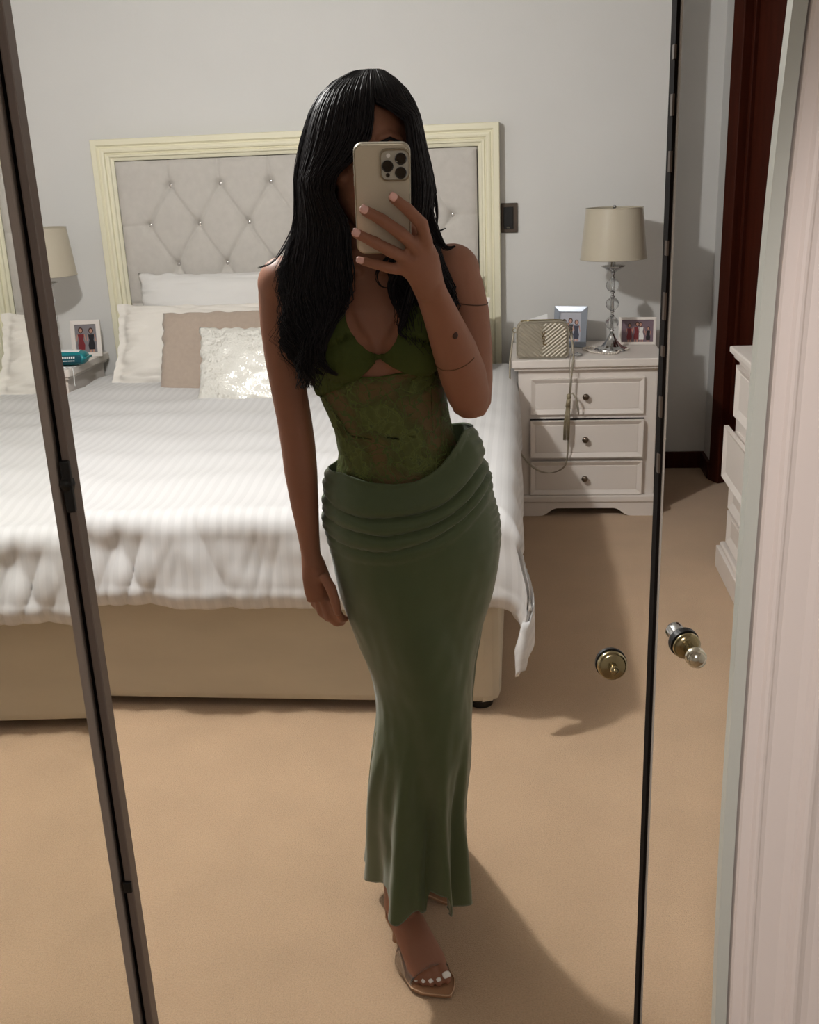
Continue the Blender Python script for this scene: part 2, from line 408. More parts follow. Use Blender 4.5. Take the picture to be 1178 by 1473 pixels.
wb_(base_box(), 'divan_base', M_base, bed, smooth=False)
for x, y in ((-0.12, 2.71), (-1.87, 2.71), (-0.12, 4.7), (-1.87, 4.7), (-1.0, 4.0)):
    mb = MB(); mb.lathe([(0.034, 0), (0.036, 0.006), (0.036, 0.026), (0.030, 0.036)], (x, y, 0), 20)
    wb_(mb, 'leg', M_black, bed, smooth=False)
mb = MB(); mb.box(BX0+0.02, BX1-0.02, BY0+0.03, BY1, 0.43, 0.572)
wb_(mb, 'mattress', M_linen, bed, bevel=0.03, bseg=3)
# headboard frame: moulding swept round three sides with mitred corners
HX0, HX1, HZ = -1.953, -0.088, 1.677
prof = [(0, 0.0), (0, 0.058), (0.003, 0.062), (0.026, 0.062), (0.029, 0.056), (0.034, 0.050), (0.038, 0.050), (0.041, 0.056), (0.050, 0.058), (0.058, 0.055),
        (0.061, 0.044), (0.066, 0.042), (0.069, 0.048), (0.078, 0.046), (0.082, 0.038), (0.096, 0.033), (0.100, 0.0)]
def hb_side(pts):
    # pts: list of (outer point, inward direction(2)) in x-z plane
    mb = MB(); n = len(prof); vs = []
    for (px, pz), (ix, iz) in pts:
        for (d, h) in prof: vs.append((px+ix*d, 4.898-h, pz+iz*d))
    fs = [(j*n+i, j*n+(i+1) % n, (j+1)*n+(i+1) % n, (j+1)*n+i) for j in range(len(pts)-1) for i in range(n)]
    fs += [tuple(range(n)), tuple((len(pts)-1)*n+i for i in reversed(range(n)))]
    mb.add(vs, fs); return mb
wb_(hb_side([((HX0, 0.02), (1, 0)), ((HX0, HZ), (1, -1))]), 'headboard_frame', M_cream, bed)
wb_(hb_side([((HX0, HZ), (1, -1)), ((HX1, HZ), (-1, -1))]), 'headboard_frame', M_cream, bed)
wb_(hb_side([((HX1, HZ), (-1, -1)), ((HX1, 0.02), (-1, 0))]), 'headboard_frame', M_cream, bed)
# tufted panel
PX0, PX1, PZ0, PZ1 = -1.850, -0.190, 0.50, 1.577
rowA = [-1.604+0.2365*k for k in range(6)]; rowB = [-1.721+0.2365*k for k in range(7)]
btn = [(x, z, i) for i, z in enumerate((1.466, 1.291, 1.110, 0.935, 0.76)) for x in (rowA if i % 2 == 0 else rowB)]
segs = []
for (x, z, i) in btn:
    for (x2, z2, j) in btn:
        if j == i+1 and abs(x2-x) < 0.15: segs.append((x, z, x2, z2, 1.0))
    if i == 0: segs.append((x, z, x, PZ1, 0.8))
for i, z in enumerate((1.291, 0.935)):
    segs.append((rowB[0], z, PX0, z, 0.7)); segs.append((rowB[-1], z, PX1, z, 0.7))
segs.append((rowA[-1]+0.0, 1.466, rowA[-1], PZ1, 0.5))
def tuft(x, z):
    h = 0.056
    db = min(((x-bx)**2+(z-bz)**2) for bx, bz, _ in btn)
    h -= 0.034*exp(-sqrt(db)/0.022)+0.022*exp(-sqrt(db)/0.009)
    dm = 1e9; wgt = 1
    for (a, b, c, d, w_) in segs:
        vx, vz = c-a, d-b; L2 = vx*vx+vz*vz
        t = max(0, min(1, ((x-a)*vx+(z-b)*vz)/L2)); q = (x-a-vx*t)**2+(z-b-vz*t)**2
        if q < dm: dm = q; wgt = w_*(1 if t < 0.0 else 1)
    dd = sqrt(dm); h -= wgt*0.013*exp(-(dd/0.008))
    e = min(x-PX0, PX1-x, PZ1-z); h -= 0.016*exp(-max(e, 0)/0.015)
    # small radiating gathers about the buttons
    for bx, bz, _ in btn:
        r2 = (x-bx)**2+(z-bz)**2
        if r2 < 0.0036:
            a = atan2(z-bz, x-bx); h += 0.0020*sin(9*a+bx*30)*exp(-sqrt(r2)/0.02)
    return h
mb = MB(); NU, NV = 320, 210
mb.grid(lambda u, v: (PX0+(PX1-PX0)*u, 4.893-tuft(PX0+(PX1-PX0)*u, PZ0+(PZ1-PZ0)*v), PZ0+(PZ1-PZ0)*v), NU, NV)
wb_(mb, 'tufted_panel', M_tuft, bed, smooth=True)
mb = MB(); mb.box(PX0-0.01, PX1+0.01, 4.888, 4.8985, 0.1, PZ1+0.01); wb_(mb, 'backing_board', M_tuft, bed)
for (x, z, i) in btn:
    if i > 3: continue
    mb = MB(); mb.ball((x, 4.893-0.012, z), (0.0125, 0.009, 0.0125), 14, 10); wb_(mb, 'button', M_gem, bed, smooth=True)

# duvet: a cloth laid over the mattress that falls over the foot and the right side
def duvet():
    mb = MB(); ZT = 0.625; EX = -0.075; EY = 2.665; R = 0.055
    U0, U1 = -1.99, 0.23     # along x, the part beyond EX hangs on the right
    V0, V1 = 4.72, 2.38      # along y, the part before EY hangs at the foot
    nu, nv = 300, 250
    def wrap(d):              # arc-length beyond the edge -> (horizontal, vertical drop)
        if d <= 0: return d, 0.0
        L = R*pi/2
        if d < L: a = d/R; return R*sin(a), R*(1-cos(a))
        return R, R+(d-L)
    vs = []; uv = []
    for j in range(nv):
        v = V0+(V1-V0)*j/(nv-1)
        for i in range(nu):
            u = U0+(U1-U0)*i/(nu-1)
            dx, dy = u-EX, EY-v
            # left side falls a little too
            dl = (-1.90)-u
            hemw = 0.020*nz(u*2.2, 3.3)+0.010*nz(u*7, 1.1)
            hx, vx = wrap(dx); hy, vy = wrap(dy*(1+hemw*2.0) if dy > 0 else dy)
            x = EX+hx; y = EY-hy; z = ZT-vx-vy
            if dl > 0: z -= 0.8*dl*dl*6; 
            fx = sst(0.0, 0.2, dx); fy = sst(0.02, 0.2, dy)
            # soft quilted top
            top = (1-sst(-0.05, 0.05, dx))*(1-sst(-0.02, 0.06, dy))
            z += top*(0.014*nz(u*2.1, v*2.1)+0.006*nz(u*6, v*5, 3)+0.004*sin(v*2*pi/0.28+1.2*nz(u*3, v*2)))
            z -= 0.012*(1-sst(0.0, 0.30, -dy))
            # folds on the foot drop
            if dy > -0.12:
                a = sst(-0.02, 0.14, dy)*(1-sst(-0.02, 0.06, dx))
                ph = u*2*pi/0.115+2.6*nz(u*2.3, v*1.2)+1.5*nz(u*6, 5)
                cre = abs(sin(ph*0.5))**0.7
                rdg = 1-abs(nz(u*7.5+v*2.6+0.6*nz(u*3, v*4), v*1.5, 12))*3.0; rdg = max(-0.5, rdg)
                rdg2 = 1-abs(nz(u*16-v*5, v*1.8, 21))*3.2; rdg2 = max(-0.3, rdg2)
                rdg3 = 1-abs(nz(u*40+3*nz(u*4, v*8), v*6, 41))*3.0; rdg3 = max(-0.2, rdg3)
                y += a*(0.021*rdg+0.009*rdg2*(0.3+abs(nz(u*2.2, 51))*1.8)+0.0012*rdg3)*(0.5+0.9*abs(nz(u*1.3, 31)))
                y -= 0.005*sst(0.236, 0.240, dy)
                y -= a*(0.009*cre*(0.45+0.8*abs(nz(u*1.7, 9)))+0.012*nz(u*5+v*3, v*3, 8))
                bagz = nz(u*9+v*6, v*14, 4)
                y -= a*0.006*bagz
                y -= 0.030*sst(0.08, 0.24, dy)*(0.6+0.6*nz(u*1.4, 6))
                if dy > 0.255: y += (dy-0.255)*0.5
            if dx > 0:
                x += fx*(0.012*sin(v*2*pi/0.30+2*nz(v*1.5, 2))+0.012*nz(v*6, u*4))
            if dx > 0 and dy > 0:
                mn = min(dx, dy); x += 0.26*mn*sst(0, 0.1, mn)*(1-0.75*sst(0.12, 0.22, mn)); y -= 0.28*mn
                z += 0.34*mn
            vs.append((x, y, max(z, 0.05))); uv.append((u, v))
    fs = [(j*nu+i, j*nu+i+1, (j+1)*nu+i+1, (j+1)*nu+i) for j in range(nv-1) for i in range(nu-1)]
    mb.add(vs, fs); return mb, uv, nu, nv
mb, uvs, nu, nv = duvet()
me = bpy.data.meshes.new('duvet'); me.from_pydata(mb.v, [], mb.f); me.materials.append(M_duvet)
ul = me.uv_layers.new(name='uv')
for lp in me.loops: ul.data[lp.index].uv = uvs[lp.vertex_index]
me.polygons.foreach_set('use_smooth', [True]*len(me.polygons))
dv = bpy.data.objects.new('duvet', me); COL.objects.link(dv)
md = dv.modifiers.new('t', 'SOLIDIFY'); md.thickness = 0.012; md.offset = -1
tag(dv, 'white satin-stripe duvet spread over the bed, its corner hanging at the foot', 'duvet')
# sewn hem band along the foot edge
hm = MB(); row = (nv-9)*nu
hem_pts = [Vector(mb.v[row+i])+Vector((0, -0.004, 0)) for i in range(0, nu-20, 2)]
hm.tube(hem_pts, [(0.004, 0.0055)]*len(hem_pts), 6, ref=(0, 1, 0))
hem = hm.build('hem_piping', M_linen, dv, smooth=True)

# pillows and cushions
def cushion(name, label, mt, w_, h_, t_, loc, lean, rz=0, seed=1, pinch=0.10, wr=0.008, group=None, square=2.6, flange=0.0):
    """a stuffed pillow, width along x, height along its own y, leaning back by `lean` from horizontal"""
    mb = MB(); n = 60
    for sgn in (1, -1):
        def fn(u, v):
            a, b = 2*u-1, 2*v-1
            ea = 1-pinch*(1-abs(b)**2)*0.6*abs(a)**3; eb = 1-pinch*(1-abs(a)**2)*0.6*abs(b)**3
            th = t_/2*((1-abs(a)**square)**0.55)*((1-abs(b)**square)**0.55)
            if flange:
                aa = min(1, abs(a)/(1-flange)); th = t_/2*((1-aa**square)**0.55)*((1-abs(b)**square)**0.55)+0.004
            edge = 1-sst(0.0, 0.5, 1-max(abs(a), abs(b)))
            wv = wr*(nz(a*3+seed, b*5, seed)+edge*1.6*nz(a*4+seed, b*13, seed+3))*min(1, th/(t_*0.12))
            return (a*w_/2*ea+edge*0.010*nz(b*6, seed), b*h_/2*eb+edge*0.010*nz(a*6, seed+5), sgn*th+wv*(1 if sgn > 0 else 0.2))
        mb.grid(fn, n, n, flip=(sgn < 0))
    o = mb.build(name, mt, smooth=True)
    o.location = loc; o.rotation_euler = (lean, 0, rz)
    bm = bmesh.new(); bm.from_mesh(o.data); bmesh.ops.remove_doubles(bm, verts=bm.verts, dist=0.0006); bm.to_mesh(o.data); bm.free()
    return tag(o, label, 'pillow', group)
cushion('pillow', 'white cotton pillow behind the others, resting against the tufted headboard, left half', M_linen, 0.76, 0.42, 0.17, (-1.395, 4.72, 0.882), radians(72), 0.0, 2, wr=0.008)
cushion('pillow', 'cream pillow with a crinkled edge at the left, in front of the white pillow', M_cream_linen, 0.80, 0.40, 0.15, (-1.435, 4.52, 0.782), radians(60), -0.02, 5, wr=0.014, flange=0.10)
cushion('pillow', 'white cotton pillow behind the woman, resting against the right half of the headboard', M_linen, 0.76, 0.42, 0.17, (-0.56, 4.72, 0.850), radians(72), 0.0, 8, wr=0.008)
cushion('pillow', 'cream pillow behind the woman, lying before the right white pillow', M_cream_linen, 0.74, 0.40, 0.15, (-0.50, 4.53, 0.775), radians(56), 0.02, 11, wr=0.012, flange=0.1)
cushion('cushion', 'tan knitted rectangular cushion leaning on the cream pillow', M_tan, 0.66, 0.39, 0.09, (-1.225, 4.360, 0.765), radians(62), 0.03, 14, wr=0.0012, pinch=0.02, square=7)['category'] = 'cushion'
sq = cushion('cushion', 'silver-white sequined square cushion in front of the tan one', M_sequin, 0.43, 0.400, 0.11, (-1.110, 4.125, 0.735), radians(58), 0.05, 17, wr=0.004, pinch=0.10, square=3)
sq['category'] = 'cushion'
tas = MB(); tas.ball((-0.215, -0.20, 0.0), (0.012, 0.014, 0.011), 10, 8); tas.build('corner_pompom', M_black, sq, smooth=True)

# ------------------------------------------------------------------ bedside cabinets
def recessed_front(mb, x0, x1, z0, z1, y, mi=0, fw_=0.018, rec=0.010):
    """front face (looking to -y) with a sloping picture-frame bevel and flat centre"""
    ys = [y+0.016, y, y, y+rec, y+rec*0.8]
    ins = [0.0, 0.0, 0.004, 0.004+fw_, 0.004+fw_+0.002]
    vs = []; 
    for yy, d in zip(ys, ins): vs += [(x0+d, yy, z0+d), (x1-d, yy, z0+d), (x1-d, yy, z1-d), (x0+d, yy, z1-d)]
    fs = [(4*i+k, 4*i+(k+1) % 4, 4*(i+1)+(k+1) % 4, 4*(i+1)+k) for i in range(len(ys)-1) for k in range(4)]
    L = 4*(len(ys)-1); fs.append((L, L+1, L+2, L+3)); fs.append((3, 2, 1, 0))
    mb.add(vs, fs, mi)
def bracket_plinth(x0, x1, y0, y1, H=0.062):
    mb = MB()
    # front board with an arched cut-out
    n = 40; top = []; bot = []
    for i in range(n+1):
        x = x0+(x1-x0)*i/n; d = min(x-x0, x1-x)
        bot.append((x, 0.0+ (0.036*sst(0.12, 0.19, d)))) ; top.append((x, H))
    vs = []
    for yy in (y0, y0+0.02):
        vs += [(x, yy, z) for x, z in bot]+[(x, yy, z) for x, z in top]
    m_ = n+1; fs = []
    for i in range(n):
        fs.append((i, i+1, m_+i+1, m_+i)); fs.append((2*m_+i, 3*m_+i, 3*m_+i+1, 2*m_+i+1))
        fs.append((i, 2*m_+i, 2*m_+i+1, i+1)); fs.append((m_+i, m_+i+1, 3*m_+i+1, 3*m_+i))
    fs += [(0, m_, 3*m_, 2*m_), (n, 2*m_+n, 3*m_+n, m_+n)]
    mb.add(vs, fs)
    mb.box(x0, x0+0.02, y0+0.02, y1, 0, H); mb.box(x1-0.02, x1, y0+0.02, y1, 0, H)
    return mb
def nightstand(label, loc):
    t = thing('nightstand', label, 'bedside table', loc, 0, 'white bedside tables')
    # local x 0..0.65 left to right, y 0 at the front
    MB().box(0.030, 0.620, 0.012, 0.44, 0.095, 0.664).build('carcass', M_white, t, bevel=0.002)
    mb = MB(); mb.lathe([(0, 0)], seg=3) if False else None
    tp = MB(); tp.box(0.0, 0.648, -0.022, 0.455, 0.668, 0.703); tp.build('top', M_white, t, bevel=0.005, bseg=3)
    tp = MB(); tp.box(0.012, 0.636, -0.010, 0.448, 0.655, 0.669); tp.build('top_moulding', M_white, t, bevel=0.004, bseg=3)
    tp = MB(); tp.box(0.004, 0.642, -0.014, 0.45, 0.062, 0.096); tp.build('plinth_moulding', M_white, t, bevel=0.008, bseg=3)
    bracket_plinth(0.008, 0.638, -0.008, 0.44).build('bracket_feet', M_white, t)
    for (z0, z1, pull) in ((0.460, 0.618, 0.002), (0.270, 0.436, -0.012), (0.098, 0.252, -0.006)):
        dr = MB(); recessed_front(dr, 0.082, 0.566, z0, z1, pull-0.004)
        o = dr.build('drawer', M_white, t)
        k = MB(); zc = (z0+z1)/2
        k.lathe([(0.006, 0), (0.005, 0.010), (0.0065, 0.013), (0.0125, 0.017), (0.0145, 0.023), (0.011, 0.029), (0.0, 0.031)], seg=20)
        kx = k.build('knob', M_knob, o, smooth=True, xf=Matrix.Translation((0.318, pull+0.006, zc)) @ Matrix.Rotation(radians(90), 4, 'X'))
    # dark gaps around the drawers
    gp = MB()
    for (z0, z1) in ((0.266, 0.440), ): gp.box(0.079, 0.569, 0.009, 0.0122, z0, z1)
    gp.build('drawer_gap', M_black, t)
    return t
M_knob = mat('pewter_knob', rgb(120, 108, 96), 0.3, metal=0.9)
NX, NY = -0.040, 4.425
ns = nightstand('white three-drawer bedside table under the handbag, right of the bed', (NX, NY, 0))
ns2 = dup(ns, (-2.655, NY, 0), 'white bedside table left of the bed, with the teal packet on it')

# ------------------------------------------------------------------ table lamps
def lamp(label, loc):
    t = thing('table_lamp', label, 'lamp', loc, 0, 'crystal ball table lamps')
    MB().lathe([(0.0, 0.0), (0.070, 0.0), (0.072, 0.004), (0.066, 0.010), (0.052, 0.014), (0.040, 0.022), (0.026, 0.040), (0.014, 0.060), (0.010, 0.075), (0.0, 0.076)],
               seg=48, wave=lambda a, z: 0.05*cos(8*a)*(1 if z < 0.03 else 0.3)).build('base', M_chrome, t, smooth=True)
    st = MB(); st.tube([(0, 0, 0.07), (0, 0, 0.42)], 0.0055, 12)
    for z in (0.085, 0.150, 0.168, 0.232, 0.250, 0.312, 0.330): st.ball((0, 0, z), (0.010, 0.010, 0.006), 16, 8)
    st.build('stem', M_chrome, t, smooth=True)
    for z, r in ((0.118, 0.029), (0.200, 0.029), (0.281, 0.029)):
        MB().lathe([(0.006, -r*0.97)]+[(r*cos(a), r*sin(a)) for a in [(-80+160*i/14)*pi/180 for i in range(15)]]+[(0.006, r*0.97)], (0, 0, z), 24).build('crystal_ball', M_crystal, t, smooth=False)
    MB().lathe([(0.010, 0.335), (0.014, 0.338), (0.034, 0.350), (0.050, 0.360), (0.052, 0.363), (0.046, 0.364), (0.010, 0.358), (0.008, 0.385), (0.0, 0.386)], seg=32).build('drip_cup', M_chrome, t, smooth=True)
    sh = MB(); z0, z1 = 0.392, 0.605
    sh.lathe([(0.141, z0), (0.1405, z0+0.004), (0.120, z1-0.004), (0.1195, z1)], seg=64)
    sh.f = [f for f in sh.f if len(f) == 4]; sh.m = [0]*len(sh.f)
    s_ = sh.build('lamp_shade', M_shade, t, smooth=True, thick=0.0025)
    for z, r in ((z0+0.002, 0.1415), (z1-0.002, 0.1202)):
        MB().tube([((r)*cos(a), r*sin(a), z) for a in [2*pi*i/48 for i in range(48)]], 0.0022, 6, closed=True).build('trim_ring', M_shade, s_, smooth=True)
    sp = MB(); sp.tube([(0, 0, 0.38), (0, 0, 0.60)], 0.004, 8)
    for k in range(3):
        a = 2*pi*k/3+0.4; sp.tube([(0, 0, 0.590), (0.119*cos(a), 0.119*sin(a), 0.598)], 0.0018, 6)
    sp.ball((0, 0, 0.607), 0.008, 12, 8); sp.build('shade_carrier', M_chrome, t, smooth=True)
    return t
TOPZ = 0.7032
lp = lamp('crystal ball lamp with satin shade right of the bed, beside the handbag', (0.399, 4.625, TOPZ))
dup(lp, (-2.155, 4.625, TOPZ), 'crystal ball lamp left of the bed, half hidden by the dark mirror frame')

# ------------------------------------------------------------------ handbag
def bag():
    t = thing('handbag', 'metallic beige chevron-quilted handbag with gold letters and a hanging tassel', 'handbag', (0.094, 4.475, TOPZ+0.001))
    W, H_, D = 0.224, 0.158, 0.070
    def rr(a):   # rounded rectangle outline with larger upper corners
        pts = []
        for (cx, cz, r, a0) in ((W/2-0.018, 0.018, 0.018, -90), (W/2-0.040, H_-0.040, 0.040, 0), (-W/2+0.040, H_-0.040, 0.040, 90), (-W/2+0.018, 0.018, 0.018, 180)):
            for k in range(9):
                b = radians(a0+90*k/8); pts.append((cx+r*cos(b), cz+r*sin(b)))
        return pts
    P = rr(0); n = len(P)
    body = MB(); rings = [(0.0, 0.92), (0.004, 0.97), (0.010, 1.0), (D-0.010, 1.0), (D-0.004, 0.97), (D, 0.92)]
    vs = []
    for y, s_ in rings: vs += [(x*s_, y-D/2, H_/2+(z-H_/2)*s_) for x, z in P]
    fs = [(i*n+k, i*n+(k+1) % n, (i+1)*n+(k+1) % n, (i+1)*n+k) for i in range(len(rings)-1) for k in range(n)]
    fs += [tuple(reversed(range(n))), tuple((len(rings)-1)*n+k for k in range(n))]
    body.add(vs, fs); body.build('body', M_bag, t, smooth=False)
    # quilted chevron front: clipped grid, raised V ridges
    g = MB(); nu_, nv_ = 130, 90
    def inside(x, z, k=0.90):
        x, z = x/k, H_/2+(z-H_/2)/k
        if abs(x) > W/2 or z < 0 or z > H_: return False
        r = 0.040 if z > H_/2 else 0.018; zz = min(z, H_-z); xx = W/2-abs(x)
        return not (xx < r and zz < r and (r-xx)**2+(r-zz)**2 > r*r)
    V = {}; vs = []; fs = []
    for j in range(nv_):
        for i in range(nu_):
            x = -W/2+W*i/(nu_-1); z = H_*j/(nv_-1)
            if inside(x, z):
                q = (z-abs(x)*0.80)/0.0155; f = abs(sin(pi*q)); h = 0.0042*f**0.6
                V[(i, j)] = len(vs); vs.append((x, -D/2-0.001-h, z))
    for (i, j) in V:
        q = [(i, j), (i+1, j), (i+1, j+1), (i, j+1)]
        if all(p in V for p in q): fs.append(tuple(V[p] for p in q))
    g.add(vs, fs); g.build('quilted_front', M_bag, t, smooth=True)
    zp = MB(); zp.tube([(-W/2+0.02, -0.016, H_-0.001), (-0.05, -0.016, H_+0.0025), (0.05, -0.016, H_+0.0025), (W/2-0.02, -0.016, H_-0.001)], 0.003, 8)
    zp.build('zip', M_gold, t, smooth=True)
    pp = MB(); pp.tube([(x*0.97, -D/2+0.001, H_/2+(z-H_/2)*0.97) for x, z in P], 0.0024, 8, closed=True); pp.build('piping', M_bag, t, smooth=True)
    # triangular flap with the emblem letters
    tri = MB(); tri.add([(-0.014, -D/2-0.0065, 0.140), (0.014, -D/2-0.0065, 0.140), (0, -D/2-0.0065, 0.128), (-0.014, -D/2-0.003, 0.140), (0.014, -D/2-0.003, 0.140), (0, -D/2-0.003, 0.128)],
                       [(0, 1, 2), (5, 4, 3), (0, 3, 4, 1), (1, 4, 5, 2), (2, 5, 3, 0)]); tri.build('front_tab', M_bag, t)
    for ch, x, z, s_ in (('Y', -0.009, 0.092, 0.032), ('S', -0.006, 0.074, 0.034), ('L', -0.001, 0.060, 0.032)):
        cu_ = bpy.data.curves.new('letter', 'FONT'); cu_.body = ch; cu_.size = s_; cu_.extrude = 0.0008; cu_.bevel_depth = 0.0003; cu_.shear = 0.12
        tmp = bpy.data.objects.new('tmp', cu_); COL.objects.link(tmp)
        bpy.context.view_layer.update()
        me_ = bpy.data.meshes.new_from_object(tmp.evaluated_get(bpy.context.evaluated_depsgraph_get()))
        bpy.data.objects.remove(tmp, do_unlink=True)
        me_.transform(Matrix.Translation((x, -D/2-0.0065, z)) @ Matrix.Rotation(radians(90), 4, 'X')); me_.materials.clear(); me_.materials.append(M_gold)
        lo = bpy.data.objects.new('emblem_letter', me_); COL.objects.link(lo); lo.parent = t
    # side rings and the long strap that droops over the table edge and the drawer fronts
    for s_ in (-1, 1):
        MB().tube([(s_*(W/2+0.006)+0.008*cos(a), -0.004, 0.118+0.010*sin(a)) for a in [2*pi*i/20 for i in range(20)]], 0.0016, 6, closed=True).build('strap_ring', M_gold, t, smooth=True)
    fy = -0.072-0.0
    pts = [(-0.122, -0.006, 0.110), (-0.130, -0.03, 0.06), (-0.137, -0.070, 0.01), (-0.139, -0.086, -0.03), (-0.140, -0.086, -0.15), (-0.136, -0.086, -0.27), (-0.122, -0.086, -0.35),
           (-0.085, -0.086, -0.42), (-0.040, -0.086, -0.47), (0.010, -0.086, -0.494), (0.060, -0.086, -0.490), (0.098, -0.086, -0.462), (0.108, -0.086, -0.40), (0.112, -0.086, -0.30),
           (0.115, -0.088, -0.17), (0.122, -0.088, -0.05), (0.128, -0.080, -0.004), (0.130, -0.05, 0.02), (0.122, -0.008, 0.108)]
    def cat(P_, k=5):
        P_ = [Vector(p) for p in P_]; out = []
        for i in range(len(P_)-1):
            a, b, c, d = P_[max(0, i-1)], P_[i], P_[i+1], P_[min(len(P_)-1, i+2)]
            for j in range(k):
                s_ = j/k; out.append(0.5*((2*b)+(c-a)*s_+(2*a-5*b+4*c-d)*s_*s_+(3*b-a-3*c+d)*s_**3))
        out.append(P_[-1]); return out
    sp = cat(pts); MB().tube(sp, [(0.0042, 0.0016)]*len(sp), 8, ref=(1, 0.2, 0)).build('strap', M_bag, t, smooth=True)
    # tassel hanging from the zip pull
    tl = MB(); tl.tube(cat([(0.108, -0.03, 0.125), (0.122, -0.075, 0.06), (0.112, -0.090, -0.02), (0.112, -0.093, -0.15)]), 0.0016, 6)
    tl.build('tassel_cord', M_bag, t, smooth=True)
    tl = MB(); tl.ball((0.110, -0.095, -0.155), (0.010, 0.010, 0.013), 12, 8)
    tl.tube([(0.110, -0.095, -0.163), (0.107, -0.095, -0.200)], [0.009, 0.011], 12)
    for k in range(14):
        a = 2*pi*k/14; tl.tube([(0.107+0.007*cos(a), -0.095+0.007*sin(a), -0.20), (0.103+0.012*cos(a), -0.095+0.009*sin(a), -0.27), (0.101+0.012*cos(a), -0.095+0.009*sin(a), -0.345)], 0.0020, 5)
    tl.build('tassel', mat('tassel_leather', rgb(150, 138, 112), 0.4, metal=0.2), t, smooth=True)
    MB().tube([(0.112, -0.093, -0.150), (0.126, -0.096, -0.140), (0.142, -0.094, -0.165), (0.150, -0.092, -0.21), (0.152, -0.092, -0.235)], [0.003, 0.004, 0.005, 0.004, 0.003], 8).build('leather_tag', M_bag, t, smooth=True)
    return t
bag()

# ------------------------------------------------------------------ picture frames and small things
def flatmat(name, c, rough=0.5): return mat(name, rgb(*c), rough)
PR = {k: flatmat('print_'+k, c, 0.35) for k, c in dict(red=(120, 34, 40), black=(26, 24, 30), skin=(190, 140, 120), grey=(128, 124, 128), mauve=(120, 100, 110), white=(232, 230, 228),
      brown=(70, 44, 36), green=(60, 80, 54), navy=(40, 42, 64), pale=(176, 176, 186)).items()}
PKEYS = list(PR)
def figure(mb, x, z, h, dress, y, lean=0.0):
    """printed figure: head with hair, body, legs, as flat print lying just proud of the paper"""
    def ell(cx, cz, rx, rz, key, yy, n=12):
        mb.add([(cx+rx*cos(2*pi*k/n), yy, cz+rz*sin(2*pi*k/n)) for k in range(n)], [tuple(range(n))], PKEYS.index(key))
    hw = h*0.13
    ell(x+lean*h, z+h*0.87, hw*0.75, h*0.12, 'brown', y-0.0002)
    ell(x+lean*h, z+h*0.86, hw*0.45, h*0.08, 'skin', y-0.0004)
    P_ = [(-hw, 0.72), (hw, 0.72), (hw*0.65, 0.5), (hw*1.05, 0.3), (hw*0.9, 0.12), (-hw*0.9, 0.12), (-hw*1.05, 0.3), (-hw*0.65, 0.5)]
    mb.add([(x+px+lean*h*pz, y-0.0003, z+h*pz) for px, pz in P_], [tuple(range(8))], PKEYS.index(dress))
    for s_ in (-1, 1):
        mb.add([(x+s_*hw*1.1, y-0.0003, z+h*0.72), (x+s_*hw*1.45, y-0.0003, z+h*0.45), (x+s_*hw*1.2, y-0.0003, z+h*0.45), (x+s_*hw*0.85, y-0.0003, z+h*0.70)], [(0, 1, 2, 3)], PKEYS.index('skin'))
        mb.add([(x+s_*hw*0.2, y-0.0003, z), (x+s_*hw*0.65, y-0.0003, z), (x+s_*hw*0.65, y-0.0003, z+h*0.12), (x+s_*hw*0.2, y-0.0003, z+h*0.12)], [(0, 1, 2, 3)], PKEYS.index('skin'))
def photo_frame(label, W, H_, bw, loc, rz, fm, bg, figs, mount=0.0):
    t = thing('photo_frame', label, 'photo frame', loc, rz, 'photo frames on the bedside tables')
    X = Matrix.Rotation(radians(-11), 4, 'X')
    mb = MB(); d = 0.014
    for i in range(4):
        pass
    o_ = [(-W/2, 0), (W/2, 0), (W/2, H_), (-W/2, H_)]; i_ = [(-W/2+bw, bw), (W/2-bw, bw), (W/2-bw, H_-bw), (-W/2+bw, H_-bw)]
    vs = [(x, -d/2, z) for x, z in o_]+[(x*0.99, -d/2-0.002, z) for x, z in i_]+[(x, d/2, z) for x, z in o_]+[(x, d/2, z) for x, z in i_]
    fs = []
    for k in range(4):
        l = (k+1) % 4; fs += [(k, l, 4+l, 4+k), (8+l, 8+k, 12+k, 12+l), (k, 8+k, 8+l, l), (4+l, 12+l, 12+k, 4+k)]
    mb.add(vs, fs); mb.build('frame', fm, t, xf=X, bevel=0.0012)
    MB().box(-W/2+bw*0.8, W/2-bw*0.8, 0.001, d/2-0.001, bw*0.8, H_-bw*0.8).build('backing', M_black, t, xf=X)
    pr = MB(); y = -0.0005
    pr.add([(-W/2+bw, y, bw), (W/2-bw, y, bw), (W/2-bw, y, H_-bw), (-W/2+bw, y, H_-bw)], [(0, 1, 2, 3)], PKEYS.index('white' if mount else bg))
    b2 = bw+mount; y -= 0.0002
    pr.add([(-W/2+b2, y, b2), (W/2-b2, y, b2), (W/2-b2, y, H_-b2), (-W/2+b2, y, H_-b2)], [(0, 1, 2, 3)], PKEYS.index(bg))
    for f in figs: figure(pr, f[0], b2+f[1], f[2], f[3], y, f[4] if len(f) > 4 else 0)
    p = pr.build('photograph', [PR[k] for k in PKEYS], t, xf=X)
    MB().add([(-0.02, d/2, H_*0.55), (0.02, d/2, H_*0.55), (0.025, d/2+H_*0.36, 0.0+H_*0.10), (-0.025, d/2+H_*0.36, H_*0.10),
              (-0.02, d/2+0.003, H_*0.55+0.003), (0.02, d/2+0.003, H_*0.55+0.003), (0.025, d/2+H_*0.36+0.003, H_*0.10+0.003), (-0.025, d/2+H_*0.36+0.003, H_*0.10+0.003)],
             [(0, 1, 2, 3), (7, 6, 5, 4), (0, 4, 5, 1), (1, 5, 6, 2), (2, 6, 7, 3), (3, 7, 4, 0)]).build('easel_back', M_black, t, xf=X)
    return t
